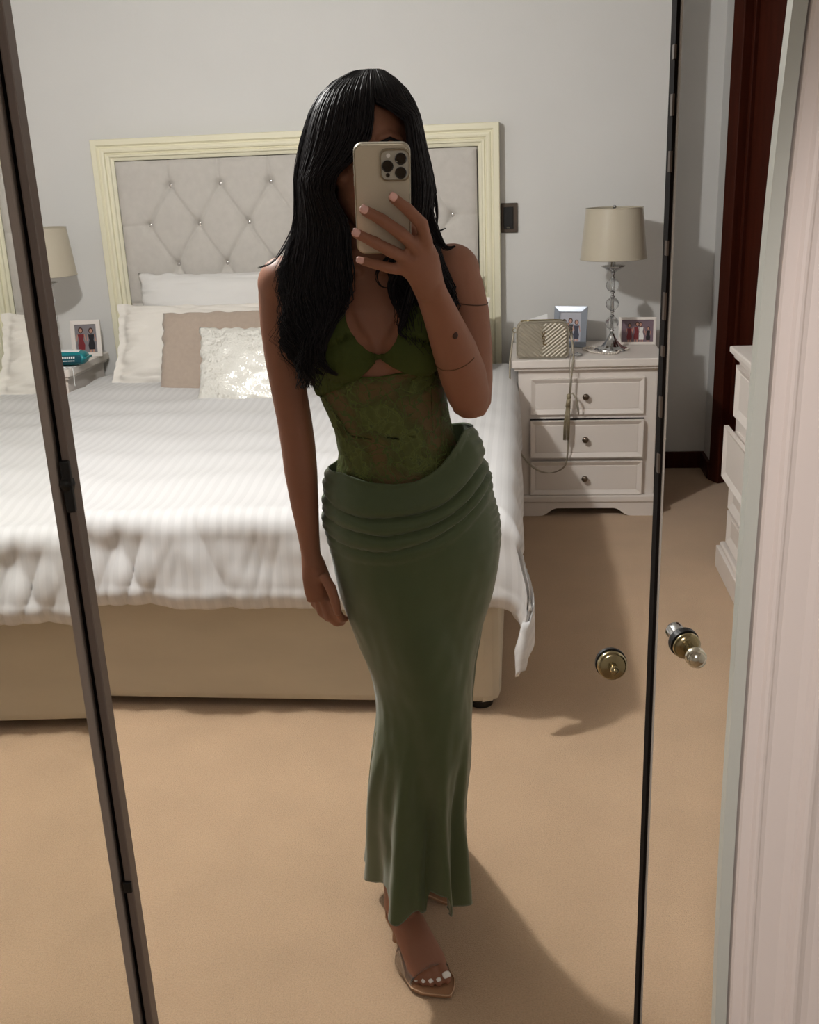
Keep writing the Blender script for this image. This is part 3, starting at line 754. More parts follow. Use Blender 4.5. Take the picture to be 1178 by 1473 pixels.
M_blueframe = mat('pale_blue_glass_frame', rgb(150, 157, 168), 0.2, metal=0.2)
photo_frame('pale blue-grey photo frame between the handbag and the crystal lamp', 0.150, 0.182, 0.026, (0.220, 4.72, TOPZ), radians(-14), M_blueframe, 'pale',
            [(-0.028, 0.0, 0.10, 'navy'), (0.0, 0.0, 0.105, 'black'), (0.028, 0.0, 0.098, 'navy'), (-0.012, 0.0, 0.085, 'mauve')])
photo_frame('white landscape photo frame right of the crystal lamp, behind its base', 0.165, 0.122, 0.012, (0.523, 4.745, TOPZ), radians(-6), M_white, 'mauve',
            [(-0.035, 0.0, 0.085, 'red'), (-0.005, 0.0, 0.092, 'red', 0.05), (0.018, 0.0, 0.090, 'white', -0.05), (0.048, 0.0, 0.07, 'black')])
photo_frame('white portrait photo frame with two people, on the left bedside table', 0.140, 0.172, 0.020, (-2.053, 4.735, TOPZ), radians(10), M_white, 'grey',
            [(-0.024, 0.0, 0.122, 'red'), (0.024, 0.0, 0.118, 'black')])
# folded white card behind the bag
cd = MB(); cd.add([(-0.055, 0.0, 0), (0.055, 0.0, 0), (0.052, 0.035, 0.158), (-0.058, 0.035, 0.128), (-0.055, 0.075, 0), (0.055, 0.075, 0)],
                  [(0, 1, 2, 3), (3, 2, 5, 4)])
c_ = cd.build('greeting_card', M_paper, thick=0.0008); c_.location = (0.070, 4.635, TOPZ+0.001); c_.rotation_euler = (0, 0, radians(4))
tag(c_, 'blank white folded card standing behind the handbag', 'card')
# bead necklace lying round the lamp base
nk = MB(); 
for k in range(54):
    a = 2*pi*k/54; rr_ = 0.088+0.014*sin(3*a)+0.006*cos(5*a)
    nk.ball((0.372+rr_*cos(a)*1.0, 4.60+rr_*sin(a)*0.95, TOPZ+0.0052), 0.0050, 8, 6)
n_ = nk.build('bead_necklace', mat('pearl_beads', rgb(226, 216, 204), 0.2, coat=0.5), smooth=True)
tag(n_, 'string of small pale beads lying around the right lamp base', 'necklace')
# small silver trinket
tk = MB(); tk.lathe([(0, 0), (0.022, 0), (0.026, 0.004), (0.022, 0.007), (0.008, 0.009), (0.0, 0.014)], seg=24)
o = tk.build('trinket_dish', M_chrome, smooth=True); o.location = (0.244, 4.500, TOPZ+0.0005); tag(o, 'small silver trinket dish right of the handbag', 'dish')

# wet wipes packet on the left bedside table
def packet():
    t = thing('wipes_packet', 'soft teal wipes packet with white lid print on the left bedside table', 'packet', (-2.052, 4.518, TOPZ), radians(5))
    mb = MB()
    def fn(u, v):
        a = 2*u-1; ang = 2*pi*v
        e = (1-abs(a)**5)**0.4
        x = 0.088*a; y = 0.046*cos(ang)*(0.75+0.25*e); z = 0.035+0.034*sin(ang)*(0.12+0.88*e)
        c = 0.0025*nz(a*6, ang*2, 3)*(1 if abs(a) < 0.97 else 0)
        return (x, y+c, max(0.001, z+c))
    mb.grid(fn, 44, 28); mb.build('packet_body', M_teal, t, smooth=True)
    for s_ in (-1, 1):
        cr_ = MB(); cr_.box(min(s_*0.086, s_*0.096), max(s_*0.086, s_*0.096), -0.042, 0.042, 0.030, 0.040); cr_.build('crimped_end', M_teal, t, bevel=0.002)
    lid = MB(); lid.grid(lambda u, v: ((2*u-1)*0.060, (2*v-1)*0.026, 0.0705-0.005*(2*v-1)**2-0.002*(2*u-1)**2), 12, 8); lid.build('lid_label', M_paper, t, smooth=True, thick=0.001)
    pl = MB(); 
    pl.grid(lambda u, v: ((2*u-1)*0.072, -0.0485-0.0008*sin(pi*v), 0.016+0.036*v), 14, 5); pl.build('side_print', M_tealdark, t, smooth=True, thick=0.0005)
    wr = MB()
    for (x, z, r) in ((-0.050, 0.026, 0.007), (-0.030, 0.028, 0.006), (-0.042, 0.043, 0.0065)):
        wr.add([(x+r*cos(2*pi*k/12), -0.0502, z+r*sin(2*pi*k/12)) for k in range(12)], [tuple(range(12))])
    for k in range(6):
        x = -0.012+k*0.010; wr.add([(x, -0.0502, 0.038), (x+0.007, -0.0502, 0.038), (x+0.008, -0.0502, 0.047), (x+0.001, -0.0502, 0.047)], [(0, 1, 2, 3)])
    for k in range(5):
        x = -0.010+k*0.011; wr.add([(x, -0.0502, 0.025), (x+0.009, -0.0502, 0.025), (x+0.0095, -0.0502, 0.029), (x+0.0005, -0.0502, 0.029)], [(0, 1, 2, 3)])
    wr.build('white_marks', M_paper, t, thick=0.0004)
packet()
ph2 = MB(); ph2.box(-0.075, 0.075, -0.022, 0.022, 0, 0.009)
o = ph2.build('remote_control', M_black, bevel=0.004, bseg=3); o.location = (-2.150, 4.432, TOPZ+0.0004); o.rotation_euler = (0, 0, 0.04)
tag(o, 'slim black handset lying on the left bedside table before the teal packet', 'handset')
cb = MB(); cp = []
for k in range(40):
    s_ = k/39
    cp.append((-2.055+0.035*s_+0.012*sin(s_*9), 4.430+0.016*sin(s_*7+1), TOPZ+0.003))
cp += [(-2.008, 4.436, TOPZ+0.003), (-2.002, 4.436, TOPZ-0.003), (-1.999, 4.432, TOPZ-0.03), (-1.996, 4.42, TOPZ-0.06), (-1.99, 4.41, TOPZ-0.075)]
cb.tube(cp, 0.0022, 6); o = cb.build('charging_cable', M_paper, smooth=True); tag(o, 'thin white charging cable trailing off the left bedside table', 'cable')

# ------------------------------------------------------------------ chest of drawers along the right wall (front faces -x)
def dresser():
    t = thing('chest_of_drawers', 'tall white chest of drawers with one drawer ajar, in front of the dark door', 'chest of drawers', (0.77, 3.37, 0))
    R = Matrix.Rotation(radians(-90), 4, 'Z')      # local x -> world -y, local y -> world x
    # local x -0.42..0.42 along the wall, y 0 front .. 0.42 back ; R maps (x,y)->(y,-x)
    def B_(mb, n, m_, p, **k): return mb.build(n, m_, p, xf=R, **k)
    B_(MB().box(-0.42, 0.42, 0.012, 0.42, 0.10, 0.82), 'carcass', M_white, t, bevel=0.003)
    B_(MB().box(-0.44, 0.44, -0.022, 0.43, 0.826, 0.850), 'top', M_white, t, bevel=0.006, bseg=3)
    B_(MB().box(-0.43, 0.43, -0.008, 0.425, 0.806, 0.827), 'top_moulding', M_white, t, bevel=0.008, bseg=3)
    B_(MB().box(-0.445, 0.445, -0.028, 0.43, 0.0, 0.085), 'plinth', M_white, t, bevel=0.003)
    B_(MB().box(-0.435, 0.435, -0.018, 0.425, 0.084, 0.105), 'plinth_moulding', M_white, t, bevel=0.008, bseg=3)
    for (z0, z1, pull) in ((0.605, 0.790, 0.0), (0.378, 0.570, -0.030), (0.255, 0.365, 0.0), (0.12, 0.245, 0.0)):
        mb = MB(); recessed_front(mb, -0.385, 0.385, z0, z1, pull-0.006, fw_=0.024, rec=0.014)
        if pull < 0: mb.box(-0.37, 0.37, pull+0.004, 0.1, z0+0.015, z1-0.02)
        o = B_(mb, 'drawer', M_white, t)
        for kx in (0.14,):
            k = MB(); k.lathe([(0.006, 0), (0.005, 0.010), (0.0065, 0.013), (0.0125, 0.017), (0.0145, 0.023), (0.011, 0.029), (0.0, 0.031)], seg=20)
            k.build('knob', M_knob, o, smooth=True, xf=R @ Matrix.Translation((kx, pull+0.006, (z0+z1)/2)) @ Matrix.Rotation(radians(90), 4, 'X'))
    return t
dresser()
pc = MB(); pc.grid(lambda u, v: ((u-0.5)*0.26, (v-0.5)*0.34, 0.012+0.006*nz(u*4, v*4)), 14, 18)
o = pc.build('folded_cloth', mat('pale_blue_cloth', rgb(186, 192, 214), 0.8, bump=0.1, bscale=300), smooth=True, thick=0.010, off=-1); o.location = (0.95, 3.56, 0.853)
tag(o, 'pale blue folded cloth lying on top of the chest of drawers', 'cloth')

# ------------------------------------------------------------------ mirror doors of the wardrobe, next to the camera
RZ = Matrix.Rotation(YAW, 4, 'Z')             # door frame: local x along the doors, local y away from the viewer
def door_root(n, label):
    d = bpy.data.objects.new('door_'+str(n), None); COL.objects.link(d); struct(d); d['label'] = label; d.rotation_euler = (0, 0, YAW); return d
# left joint: two slim bronze stiles with a dark seal between. centre (-0.3105, 0.649) in the room
dl_ = door_root(2, 'left mirror door edge, a slim dark bronze stile running the full height')
c = RZ.inverted() @ Vector((-0.3105, 0.649, 0)); dl_.location = (-0.3105, 0.649, 0)
MB().box(-0.0080, -0.0018, -0.006, 0.012, 0.02, 2.12).build('stile', M_strip, dl_, bevel=0.0015)
MB().box(0.0016, 0.0074, -0.004, 0.012, 0.02, 2.12).build('stile', mat('dark_bronze_stile', rgb(122, 108, 100), 0.4, metal=0.0), dl_, bevel=0.0015)
MB().box(-0.0018, 0.0016, 0.001, 0.010, 0.02, 2.12).build('seal', M_stripd, dl_)
MB().lathe([(0.0, -0.004), (0.0045, -0.004), (0.0055, 0.0), (0.0045, 0.004), (0, 0.004)], (0.003, -0.003, 1.305), 16).build('catch', M_black, dl_, smooth=True)
MB().box(0.0005, 0.0075, -0.007, -0.003, 1.285, 1.322).build('catch_plate', M_black, dl_, bevel=0.0015)
MB().box(0.0005, 0.0072, -0.0065, -0.003, 0.972, 0.982).build('catch_plate', M_black, dl_, bevel=0.001)
# added glass wedge bends the bed view sideways, imitating the angled left mirror
gl = MB(); T1, T0, WG = 0.046, 0.004, 0.30
gl.add([(-0.0085, 0.0, 0.03), (-0.0085-WG, 0.0, 0.03), (-0.0085-WG, T0, 0.03), (-0.0085, T1, 0.03),
        (-0.0085, 0.0, 2.10), (-0.0085-WG, 0.0, 2.10), (-0.0085-WG, T0, 2.10), (-0.0085, T1, 2.10)],
       [(0, 1, 2, 3), (7, 6, 5, 4), (0, 4, 5, 1), (1, 5, 6, 2), (2, 6, 7, 3), (3, 7, 4, 0)])
gl.build('refracting_wedge', glass_pane_mat(), dl_)
# right joint
dr_ = door_root(3, 'narrow joint between the two right mirror doors, thin dark seal with a pale bevel')
dr_.location = (0.0955, 0.695, 0)
MB().box(-0.0016, 0.0006, 0.0, 0.012, 0.02, 2.12).build('seal', M_stripd, dr_)
MB().box(0.0006, 0.0020, -0.002, 0.010, 0.02, 2.12).build('bevelled_edge', mat('pale_bevel', rgb(168, 160, 150), 0.3, spec=0.7), dr_, bevel=0.0006)
rnd = random.Random(3); zc = 1.28
for k in range(9):
    z = 1.30+0.29*k/8+rnd.uniform(-0.01, 0.01)
    MB().box(-0.0024, -0.0010, -0.001, 0.004, z, z+rnd.uniform(0.006, 0.02)).build('worn_edge', M_bronze, dr_)
# knobs
def knob(parent, p0, p1, kind):
    """p0 far end, p1 near end in the door's own axes"""
    a, b = Vector(p0), Vector(p1); q = (b-a).to_track_quat('Z', 'Y').to_matrix().to_4x4(); X = Matrix.Translation(a) @ q; L = (b-a).length
    if kind == 'flat':
        root = MB().lathe([(0, 0.0), (0.0112, 0.0), (0.0118, 0.002), (0.0118, 0.005), (0.0, 0.005)], seg=32).build('knob', M_black, parent, smooth=False, xf=X)
        MB().lathe([(0, 0.005), (0.0108, 0.005), (0.0112, 0.008), (0.0105, 0.011), (0.0085, 0.0125), (0.0, 0.0105)], seg=32).build('knob_face', M_gold, root, smooth=True, xf=X)
        MB().lathe([(0, 0.010), (0.0034, 0.010), (0.0030, 0.020), (0.0, 0.022)], seg=20).build('pin', M_gold, root, smooth=True, xf=X)
    else:
        root = MB().lathe([(0, 0.0), (0.0055, 0.0), (0.0068, 0.002), (0.0068, 0.012), (0.0060, 0.017), (0, 0.017)], seg=28).build('knob', M_chrome, parent, smooth=True, xf=X)
        MB().lathe([(0, 0.015), (0.0105, 0.015), (0.0112, 0.017), (0.0112, 0.021), (0, 0.021)], seg=32).build('rose', M_black, root, smooth=False, xf=X)
        MB().lathe([(0, 0.021), (0.0098, 0.021), (0.0106, 0.023), (0.0100, 0.026), (0.0070, 0.0275), (0.0, 0.0270)], seg=32).build('collar', M_gold, root, smooth=True, xf=X)
        MB().lathe([(0, 0.026), (0.0042, 0.027), (0.0040, 0.031), (0.0060, 0.033), (0.0076, 0.037), (0.0072, 0.042), (0.0050, 0.0455), (0, 0.0465)], seg=28).build('knob_end', mat('nickel', rgb(220, 214, 196), 0.15, metal=1.0), root, smooth=True, xf=X)
def doorloc(parent, a, b, z):   # (a,b): metres right of / ahead of the viewer in the door axes
    w_ = r0*a+fw0*b; l = RZ.inverted() @ (w_-parent.location); return (l.x, l.y, z)
knob(dr_, doorloc(dr_, 0.1460, 0.700, 1.1425), doorloc(dr_, 0.1455, 0.670, 1.1455), 'flat')
knob(dr_, doorloc(dr_, 0.1955, 0.712, 1.1620), doorloc(dr_, 0.2065, 0.655, 1.1530), 'long')

# white panelled door leaf at the right edge with a bowed, bevelled pale rim
dw = door_root(4, 'white panelled wardrobe door standing close at the right edge')
dw.location = r0*0.235+fw0*0.68
edge = [(2.20, 0.10), (2.0, 0.055), (1.8, 0.025), (1.65, 0.0115), (1.586, 0.007), (1.548, 0.005), (1.507, 0.003), (1.435, 0.0005), (1.39, 0.0), (1.30, -0.0005), (1.2, -0.001), (1.1, -0.001), (1.023, -0.001), (0.883, 0.001), (0.813, 0.003), (0.6, 0.006), (0.02, 0.010)]
def ed(z): return (smoothtab(edge, z, 0.03)+smoothtab(edge, z, 0.07))/2
def sweep(profile, z0=0.02, z1=2.15, n=110):
    # closed profile (x offset, y depth) swept along the door's edge line
    k = len(profile); vs = []
    for j in range(n+1):
        z = z0+(z1-z0)*j/n; e = ed(z)
        for (x, y) in profile: vs.append((e+x, y, z))
    fs = [(j*k+i, j*k+(i+1) % k, (j+1)*k+(i+1) % k, (j+1)*k+i) for j in range(n) for i in range(k)]
    fs += [tuple(range(k)), tuple(n*k+i for i in reversed(range(k)))]
    return MB().add(vs, fs)
sweep([(0, 0.002), (0.0080, -0.0015), (0.0080, 0.012), (0, 0.012)]).build('bevelled_rim', M_bevel, dw)
sweep([(0.0080, 0.003), (0.0096, 0.003), (0.0096, 0.012), (0.0080, 0.012)]).build('shadow_gap', mat('grey_seal', rgb(110, 112, 106), 0.6), dw)
pf = [(0.0096, 0.012), (0.0096, -0.004), (0.0110, -0.006)]
def ridge(x, w2, h): return [(x-w2, -0.006), (x-w2*0.5, -0.006-h*0.75), (x, -0.006-h), (x+w2*0.5, -0.006-h*0.75), (x+w2, -0.006)]
pf += [(0.016, -0.006)]+ridge(0.0225, 0.0040, 0.0030)+[(0.030, -0.0045), (0.046, -0.0045), (0.052, -0.006)]+ridge(0.060, 0.0055, 0.0035)+[(0.069, -0.0035), (0.075, -0.002), (0.14, -0.002), (0.145, -0.006), (0.24, -0.006), (0.24, 0.012)]
sweep(pf).build('door_panel', M_door, dw, smooth=False)
# header rail and bottom track that carry the doors (above and below the picture)
for n_, z0, z1 in ((1, 2.15, 2.22), (2, 0.0, 0.018)):
    tr_ = MB().box(-0.75, 0.50, -0.02, 0.05, z0, z1).build('trim_'+str(n_), M_strip, bevel=0.003); struct(tr_)
    tr_.rotation_euler = (0, 0, YAW); tr_.location = fw0*0.68
# ==PERSON==
# ------------------------------------------------------------------ the woman taking the picture
PO = r0*0.0+fw0*1.65                        # base point on the carpet between her feet
person = thing('person', 'dark-haired woman in a green lace-panelled top and long satin skirt holding up a phone', 'person', (PO.x, PO.y, 0), YAW)
PX = Matrix.Translation(PO) @ RZ            # her own axes: x to the picture right, y away from the mirror, z up

torso_rings = [  # z, cx, cy, rx, ry
    (0.80, 0.005, 0.010, 0.118, 0.092), (0.86, 0.008, 0.014, 0.135, 0.104), (0.92, 0.007, 0.016, 0.140, 0.108), (0.97, 0.000, 0.014, 0.132, 0.100),
    (1.02, -0.006, 0.008, 0.112, 0.086), (1.06, -0.013, 0.002, 0.097, 0.077), (1.10, -0.022, 0.000, 0.093, 0.074), (1.15, -0.034, 0.000, 0.099, 0.077),
    (1.20, -0.044, 0.002, 0.107, 0.083), (1.25, -0.046, 0.004, 0.114, 0.086), (1.30, -0.047, 0.006, 0.122, 0.080), (1.335, -0.048, 0.008, 0.122, 0.066),
    (1.365, -0.048, 0.010, 0.095, 0.052), (1.385, -0.047, 0.012, 0.060, 0.044)]
def torso_parts(mb):
    def grow(a, b, t): return a+(b-a)*t
    rings = []
    for i in range(len(torso_rings)-1):
        for k in range(3):
            t = k/3; rings.append(tuple(grow(p, q, t) for p, q in zip(torso_rings[i], torso_rings[i+1])))
    rings.append(torso_rings[-1]); S = 48; vs = []
    for (z, cx, cy, rx, ry) in rings:
        for k in range(S):
            a = 2*pi*k/S; c_, s_ = cos(a), sin(a)
            vs.append((cx+rx*(abs(c_)**0.9)*(1 if c_ > 0 else -1), cy+ry*(abs(s_)**0.95)*(1 if s_ > 0 else -1), z))
    n = len(rings); fs = [(i*S+k, i*S+(k+1) % S, (i+1)*S+(k+1) % S, (i+1)*S+k) for i in range(n-1) for k in range(S)]
    fs += [tuple(reversed(range(S))), tuple((n-1)*S+k for k in range(S))]
    mb.add(vs, fs)
    for sx in (-1, 1):
        c0 = (-0.038+sx*0.050, -0.058, 1.238)
        mb.ball(c0, (0.050, 0.052, 0.047), 24, 16)
        mb.tube([(-0.038+sx*0.078, -0.030, 1.335), (-0.038+sx*0.066, -0.060, 1.29), (-0.038+sx*0.054, -0.074, 1.25)], [0.026, 0.036, 0.040], 16)
    for c0_, r_ in (((-0.180, 0.004, 1.334), 0.044), ((0.082, -0.003, 1.344), 0.043)): mb.ball(c0_, r_, 24, 16)
    # clavicles and shoulder girdle
    mb.tube([(-0.185, 0.004, 1.332), (-0.120, 0.004, 1.350), (-0.048, 0.004, 1.355), (0.030, 0.002, 1.356), (0.088, -0.002, 1.342)], [0.040, 0.036, 0.040, 0.036, 0.040], 20)
    mb.tube([(-0.150, 0.012, 1.356), (-0.100, 0.014, 1.374), (-0.066, 0.014, 1.400)], [0.026, 0.030, 0.034], 14)
    mb.tube([(0.060, 0.010, 1.362), (0.010, 0.012, 1.380), (-0.022, 0.014, 1.402)], [0.026, 0.030, 0.034], 14)
    for sx in (-1, 1):
        mb.tube([(-0.045+sx*0.012, -0.050, 1.352), (-0.045+sx*0.055, -0.043, 1.362), (-0.045+sx*0.105, -0.025, 1.366)], [0.007, 0.008, 0.008], 8)

tb = MB(); torso_parts(tb)
TBVH = BVHTree.FromPolygons([Vector(v) for v in tb.v], [tuple(f) for f in tb.f])

def finger(mb, pts, r, seg=12):
    # knuckle, middle joint, end joint, tip: slight swelling at the joints
    P_ = [Vector(p) for p in pts]; path = []; rad = []
    fr_ = [1.06, 1.10, 1.0, 0.86]
    for i in range(len(P_)-1):
        for k in range(4):
            t = k/4; path.append(P_[i].lerp(P_[i+1], t)); a = fr_[i]+(fr_[i+1]-fr_[i])*t; rad.append(r*(a-0.06*sin(pi*t)))
    path.append(P_[-1]); rad.append(r*fr_[-1])
    d = (P_[-1]-P_[-2]).normalized()
    path.append(P_[-1]+d*r*0.45); rad.append(r*0.66); path.append(P_[-1]+d*r*0.72); rad.append(r*0.30)
    mb.tube(path, rad, seg)
body = MB(); torso_parts(body)
# neck and head
body.tube([(-0.047, 0.014, 1.33), (-0.044, 0.014, 1.38), (-0.038, 0.018, 1.43), (-0.034, 0.022, 1.49)], [0.056, 0.046, 0.045, 0.050], 24)
hr = [(1.412, -0.048, 0.016, 0.018), (1.420, -0.042, 0.030, 0.034), (1.436, -0.030, 0.043, 0.054), (1.456, -0.016, 0.056, 0.070), (1.480, -0.002, 0.063, 0.082), (1.505, 0.010, 0.064, 0.090),
      (1.530, 0.016, 0.068, 0.094), (1.560, 0.019, 0.070, 0.094), (1.585, 0.021, 0.065, 0.086), (1.605, 0.023, 0.053, 0.070), (1.620, 0.024, 0.034, 0.046), (1.627, 0.025, 0.010, 0.014)]
S = 40; vs = []
for (z, cy, rx, ry) in hr:
    for k in range(S):
        a = 2*pi*k/S; vs.append((-0.034+rx*cos(a), cy+ry*sin(a), z))
n = len(hr); body.add(vs, [(i*S+k, i*S+(k+1) % S, (i+1)*S+(k+1) % S, (i+1)*S+k) for i in range(n-1) for k in range(S)]+[tuple(reversed(range(S))), tuple((n-1)*S+k for k in range(S))])
FX = -0.036
body.tube([(FX, -0.072, 1.534), (FX, -0.085, 1.508), (FX, -0.097, 1.486), (FX, -0.088, 1.474)], [0.007, 0.009, 0.012, 0.010], 14)      # nose
for s_ in (-1, 1): body.ball((FX+s_*0.011, -0.083, 1.478), (0.007, 0.009, 0.006), 12, 8)
for s_ in (-1, 1):
    body.tube([(FX+s_*0.012, -0.076, 1.540), (FX+s_*0.030, -0.073, 1.545), (FX+s_*0.048, -0.060, 1.538)], [0.005, 0.006, 0.005], 10)     # brow
    body.ball((FX+s_*0.040, -0.048, 1.490), (0.018, 0.020, 0.016), 16, 10)                                                           # cheek
    body.ball((FX+s_*0.067, 0.020, 1.508), (0.007, 0.015, 0.026), 14, 10)                                                             # ear
body.ball((FX, -0.070, 1.426), (0.018, 0.014, 0.014), 14, 10)
# hanging arm (picture left)
AR = (1, 0, 0)
body.tube([(-0.172, 0.006, 1.335), (-0.188, 0.006, 1.310), (-0.192, 0.004, 1.270), (-0.192, 0.004, 1.220), (-0.187, 0.004, 1.165), (-0.182, 0.006, 1.115), (-0.179, 0.004, 1.075),
           (-0.177, -0.002, 1.030), (-0.174, -0.008, 0.975), (-0.171, -0.013, 0.925), (-0.169, -0.016, 0.892), (-0.168, -0.018, 0.870)],
          [0.044, 0.038, 0.033, 0.030, 0.029, 0.0285, 0.0285, (0.0275, 0.027), (0.0235, 0.024), (0.0185, 0.021), (0.0165, 0.020), (0.018, 0.022)], 24, ref=AR)
# hand: palm seen from its back, fingers curling towards the skirt
body.tube([(-0.167, -0.018, 0.880), (-0.164, -0.020, 0.855), (-0.160, -0.018, 0.830), (-0.158, -0.016, 0.808)], [(0.019, 0.017), (0.024, 0.016), (0.027, 0.015), (0.025, 0.013)], 20, ref=(0.85, 0.5, 0))
lf = {'index': [(-0.139, -0.026, 0.812), (-0.131, -0.032, 0.788), (-0.124, -0.026, 0.773), (-0.118, -0.018, 0.768)],
      'middle': [(-0.152, -0.020, 0.806), (-0.144, -0.026, 0.778), (-0.133, -0.020, 0.763), (-0.124, -0.010, 0.759)],
      'ring': [(-0.164, -0.010, 0.806), (-0.158, -0.014, 0.781), (-0.147, -0.008, 0.766), (-0.137, 0.002, 0.763)],
      'little': [(-0.173, 0.000, 0.812), (-0.170, -0.002, 0.792), (-0.162, 0.004, 0.778), (-0.153, 0.010, 0.774)]}
for k, r in (('index', 0.0082), ('middle', 0.0085), ('ring', 0.0080), ('little', 0.0070)): finger(body, lf[k], r)
finger(body, [(-0.150, -0.034, 0.858), (-0.136, -0.048, 0.838), (-0.130, -0.052, 0.814), (-0.1275, -0.050, 0.795)], 0.0088)
# raised arm (picture right): upper arm down to the elbow, forearm up to the phone
body.tube([(0.078, -0.002, 1.344), (0.094, -0.006, 1.318), (0.104, -0.012, 1.280), (0.108, -0.022, 1.230), (0.106, -0.036, 1.180), (0.103, -0.048, 1.146), (0.100, -0.056, 1.128)],
          [0.042, 0.037, 0.034, 0.033, 0.034, 0.033, 0.024], 24)
body.tube([(0.106, -0.048, 1.136), (0.100, -0.062, 1.158), (0.090, -0.086, 1.198), (0.076, -0.118, 1.243), (0.058, -0.152, 1.293), (0.045, -0.178, 1.328), (0.038, -0.192, 1.346)],
          [0.025, 0.033, 0.036, 0.033, (0.027, 0.024), (0.0235, 0.0195), (0.0235, 0.018)], 24, ref=(0.95, -0.2, -0.25))
body.tube([(0.041, -0.187, 1.338), (0.036, -0.204, 1.356), (0.030, -0.222, 1.376), (0.023, -0.233, 1.392)], [(0.023, 0.018), (0.025, 0.017), (0.028, 0.015), (0.027, 0.011)], 22, ref=(0.62, 0.1, 0.60))
pf_ = {'index': [(0.036, -0.236, 1.409), (0.031, -0.256, 1.430), (0.013, -0.2645, 1.450), (-0.0055, -0.268, 1.465)],
       'middle': [(0.024, -0.236, 1.398), (0.004, -0.258, 1.419), (-0.021, -0.2615, 1.438), (-0.0430, -0.2655, 1.451)],
       'ring': [(0.014, -0.230, 1.384), (-0.009, -0.250, 1.396), (-0.031, -0.2530, 1.409), (-0.0550, -0.257, 1.422)],
       'little': [(0.010, -0.222, 1.368), (-0.012, -0.238, 1.374), (-0.032, -0.2400, 1.380), (-0.0500, -0.236, 1.385)]}
for k, r in (('index', 0.0086), ('middle', 0.0088), ('ring', 0.0084), ('little', 0.0074)): finger(body, pf_[k], r)
for k in ('index', 'middle', 'ring', 'little'):      # metacarpals, so the knuckles read through the skin
    a = Vector(pf_[k][0]); b = Vector((0.034, -0.205, 1.358)); body.tube([a, a.lerp(b, 0.5)+Vector((0, -0.002, 0)), b], [0.0105, 0.0098, 0.011], 12)
finger(body, [(0.034, -0.203, 1.374), (0.030, -0.208, 1.402), (0.018, -0.214, 1.424), (0.004, -0.218, 1.436)], 0.0088)      # thumb along the phone's far edge
# legs
body.tube([(-0.050, 0.016, 0.88), (-0.034, 0.008, 0.74), (-0.024, 0.000, 0.62), (-0.030, -0.010, 0.49), (-0.034, -0.006, 0.43), (-0.040, 0.008, 0.36), (-0.045, 0.026, 0.27), (-0.048, 0.038, 0.20), (-0.049, 0.046, 0.15), (-0.049, 0.050, 0.115)],
          [0.072, 0.062, 0.046, 0.040, 0.040, 0.042, 0.038, 0.034, 0.0310, 0.033], 24)
body.tube([(0.062, 0.020, 0.88), (0.052, 0.020, 0.74), (0.050, 0.020, 0.62), (0.044, 0.046, 0.49), (0.040, 0.070, 0.43), (0.036, 0.122, 0.36), (0.032, 0.196, 0.27), (0.030, 0.262, 0.20), (0.029, 0.308, 0.15), (0.028, 0.335, 0.122)],
          [0.072, 0.062, 0.046, 0.040, 0.040, 0.044, 0.038, 0.032, 0.0275, 0.029], 24)
def foot(mb, X):
    """foot in a raised mule, heel at the back (-u), toes forward (+u); X maps (across, forward, up)"""
    T = lambda a, b, c: tuple(X @ Vector((a, b, c)))
    acr = (X.to_3x3() @ Vector((1, 0, 0)))
    mb.tube([T(0, -0.060, 0.130), T(0, -0.062, 0.104), T(0, -0.064, 0.080)], [0.032, 0.033, 0.025], 20)
    mb.tube([T(0, -0.082, 0.082), T(0, -0.060, 0.088), T(0, -0.030, 0.082), T(0.000, 0.005, 0.060), T(0.001, 0.032, 0.040), T(0.002, 0.050, 0.030)],
            [(0.020, 0.017), (0.031, 0.026), (0.034, 0.029), (0.037, 0.024), (0.041, 0.018), (0.039, 0.012)], 22, ref=tuple(acr))
    toes = [(0.025, 0.050, 0.030, 0.0115, 0.029), (0.007, 0.052, 0.029, 0.0080, 0.026), (-0.008, 0.049, 0.028, 0.0074, 0.022), (-0.020, 0.044, 0.027, 0.0068, 0.018), (-0.031, 0.036, 0.026, 0.0064, 0.014)]
    for (a, b, c, r, L) in toes:
        mb.tube([T(a, b-0.018, c-0.001), T(a, b, c), T(a*0.96, b+L*0.45, c-0.006), T(a*0.94, b+L*0.8, c-0.012), T(a*0.93, b+L, c-0.014), T(a*0.93, b+L+r*0.5, c-0.015)],
                [r, r*1.02, r*0.92, r*0.98, r*0.72, r*0.3], 12)
    return [T(a*0.93, b+L*0.88, c-0.012+r*0.86) for (a, b, c, r, L) in toes], [t[3] for t in toes]
def foot_frame(origin, ang):   # forward direction angle measured in her axes
    f = Vector((sin(ang), -cos(ang), 0)); a = Vector((cos(ang), sin(ang), 0))
    return Matrix(((a.x, f.x, 0, origin[0]), (a.y, f.y, 0, origin[1]), (0, 0, 1, origin[2]), (0, 0, 0, 1)))
F1 = foot_frame((-0.021, 0.008, 0.0), radians(28)); F2 = foot_frame((0.030, 0.286, 0.0), radians(2))
nails1, nr = foot(body, F1); foot(body, F2)
bo = body.build('body', M_skin, person)
md = bo.modifiers.new('r', 'REMESH'); md.mode = 'VOXEL'; md.voxel_size = 0.0030
md2 = bo.modifiers.new('s', 'SMOOTH'); md2.factor = 0.5; md2.iterations = 5
bpy.context.view_layer.update()
dg = bpy.context.evaluated_depsgraph_get()
me2 = bpy.data.meshes.new_from_object(bo.evaluated_get(dg)); bo.modifiers.clear(); bo.data = me2
me2.polygons.foreach_set('use_smooth', [True]*len(me2.polygons))
if not me2.materials: me2.materials.append(M_skin)
BB = BVHTree.FromPolygons([v.co.copy() for v in me2.vertices], [tuple(p.vertices) for p in me2.polygons])
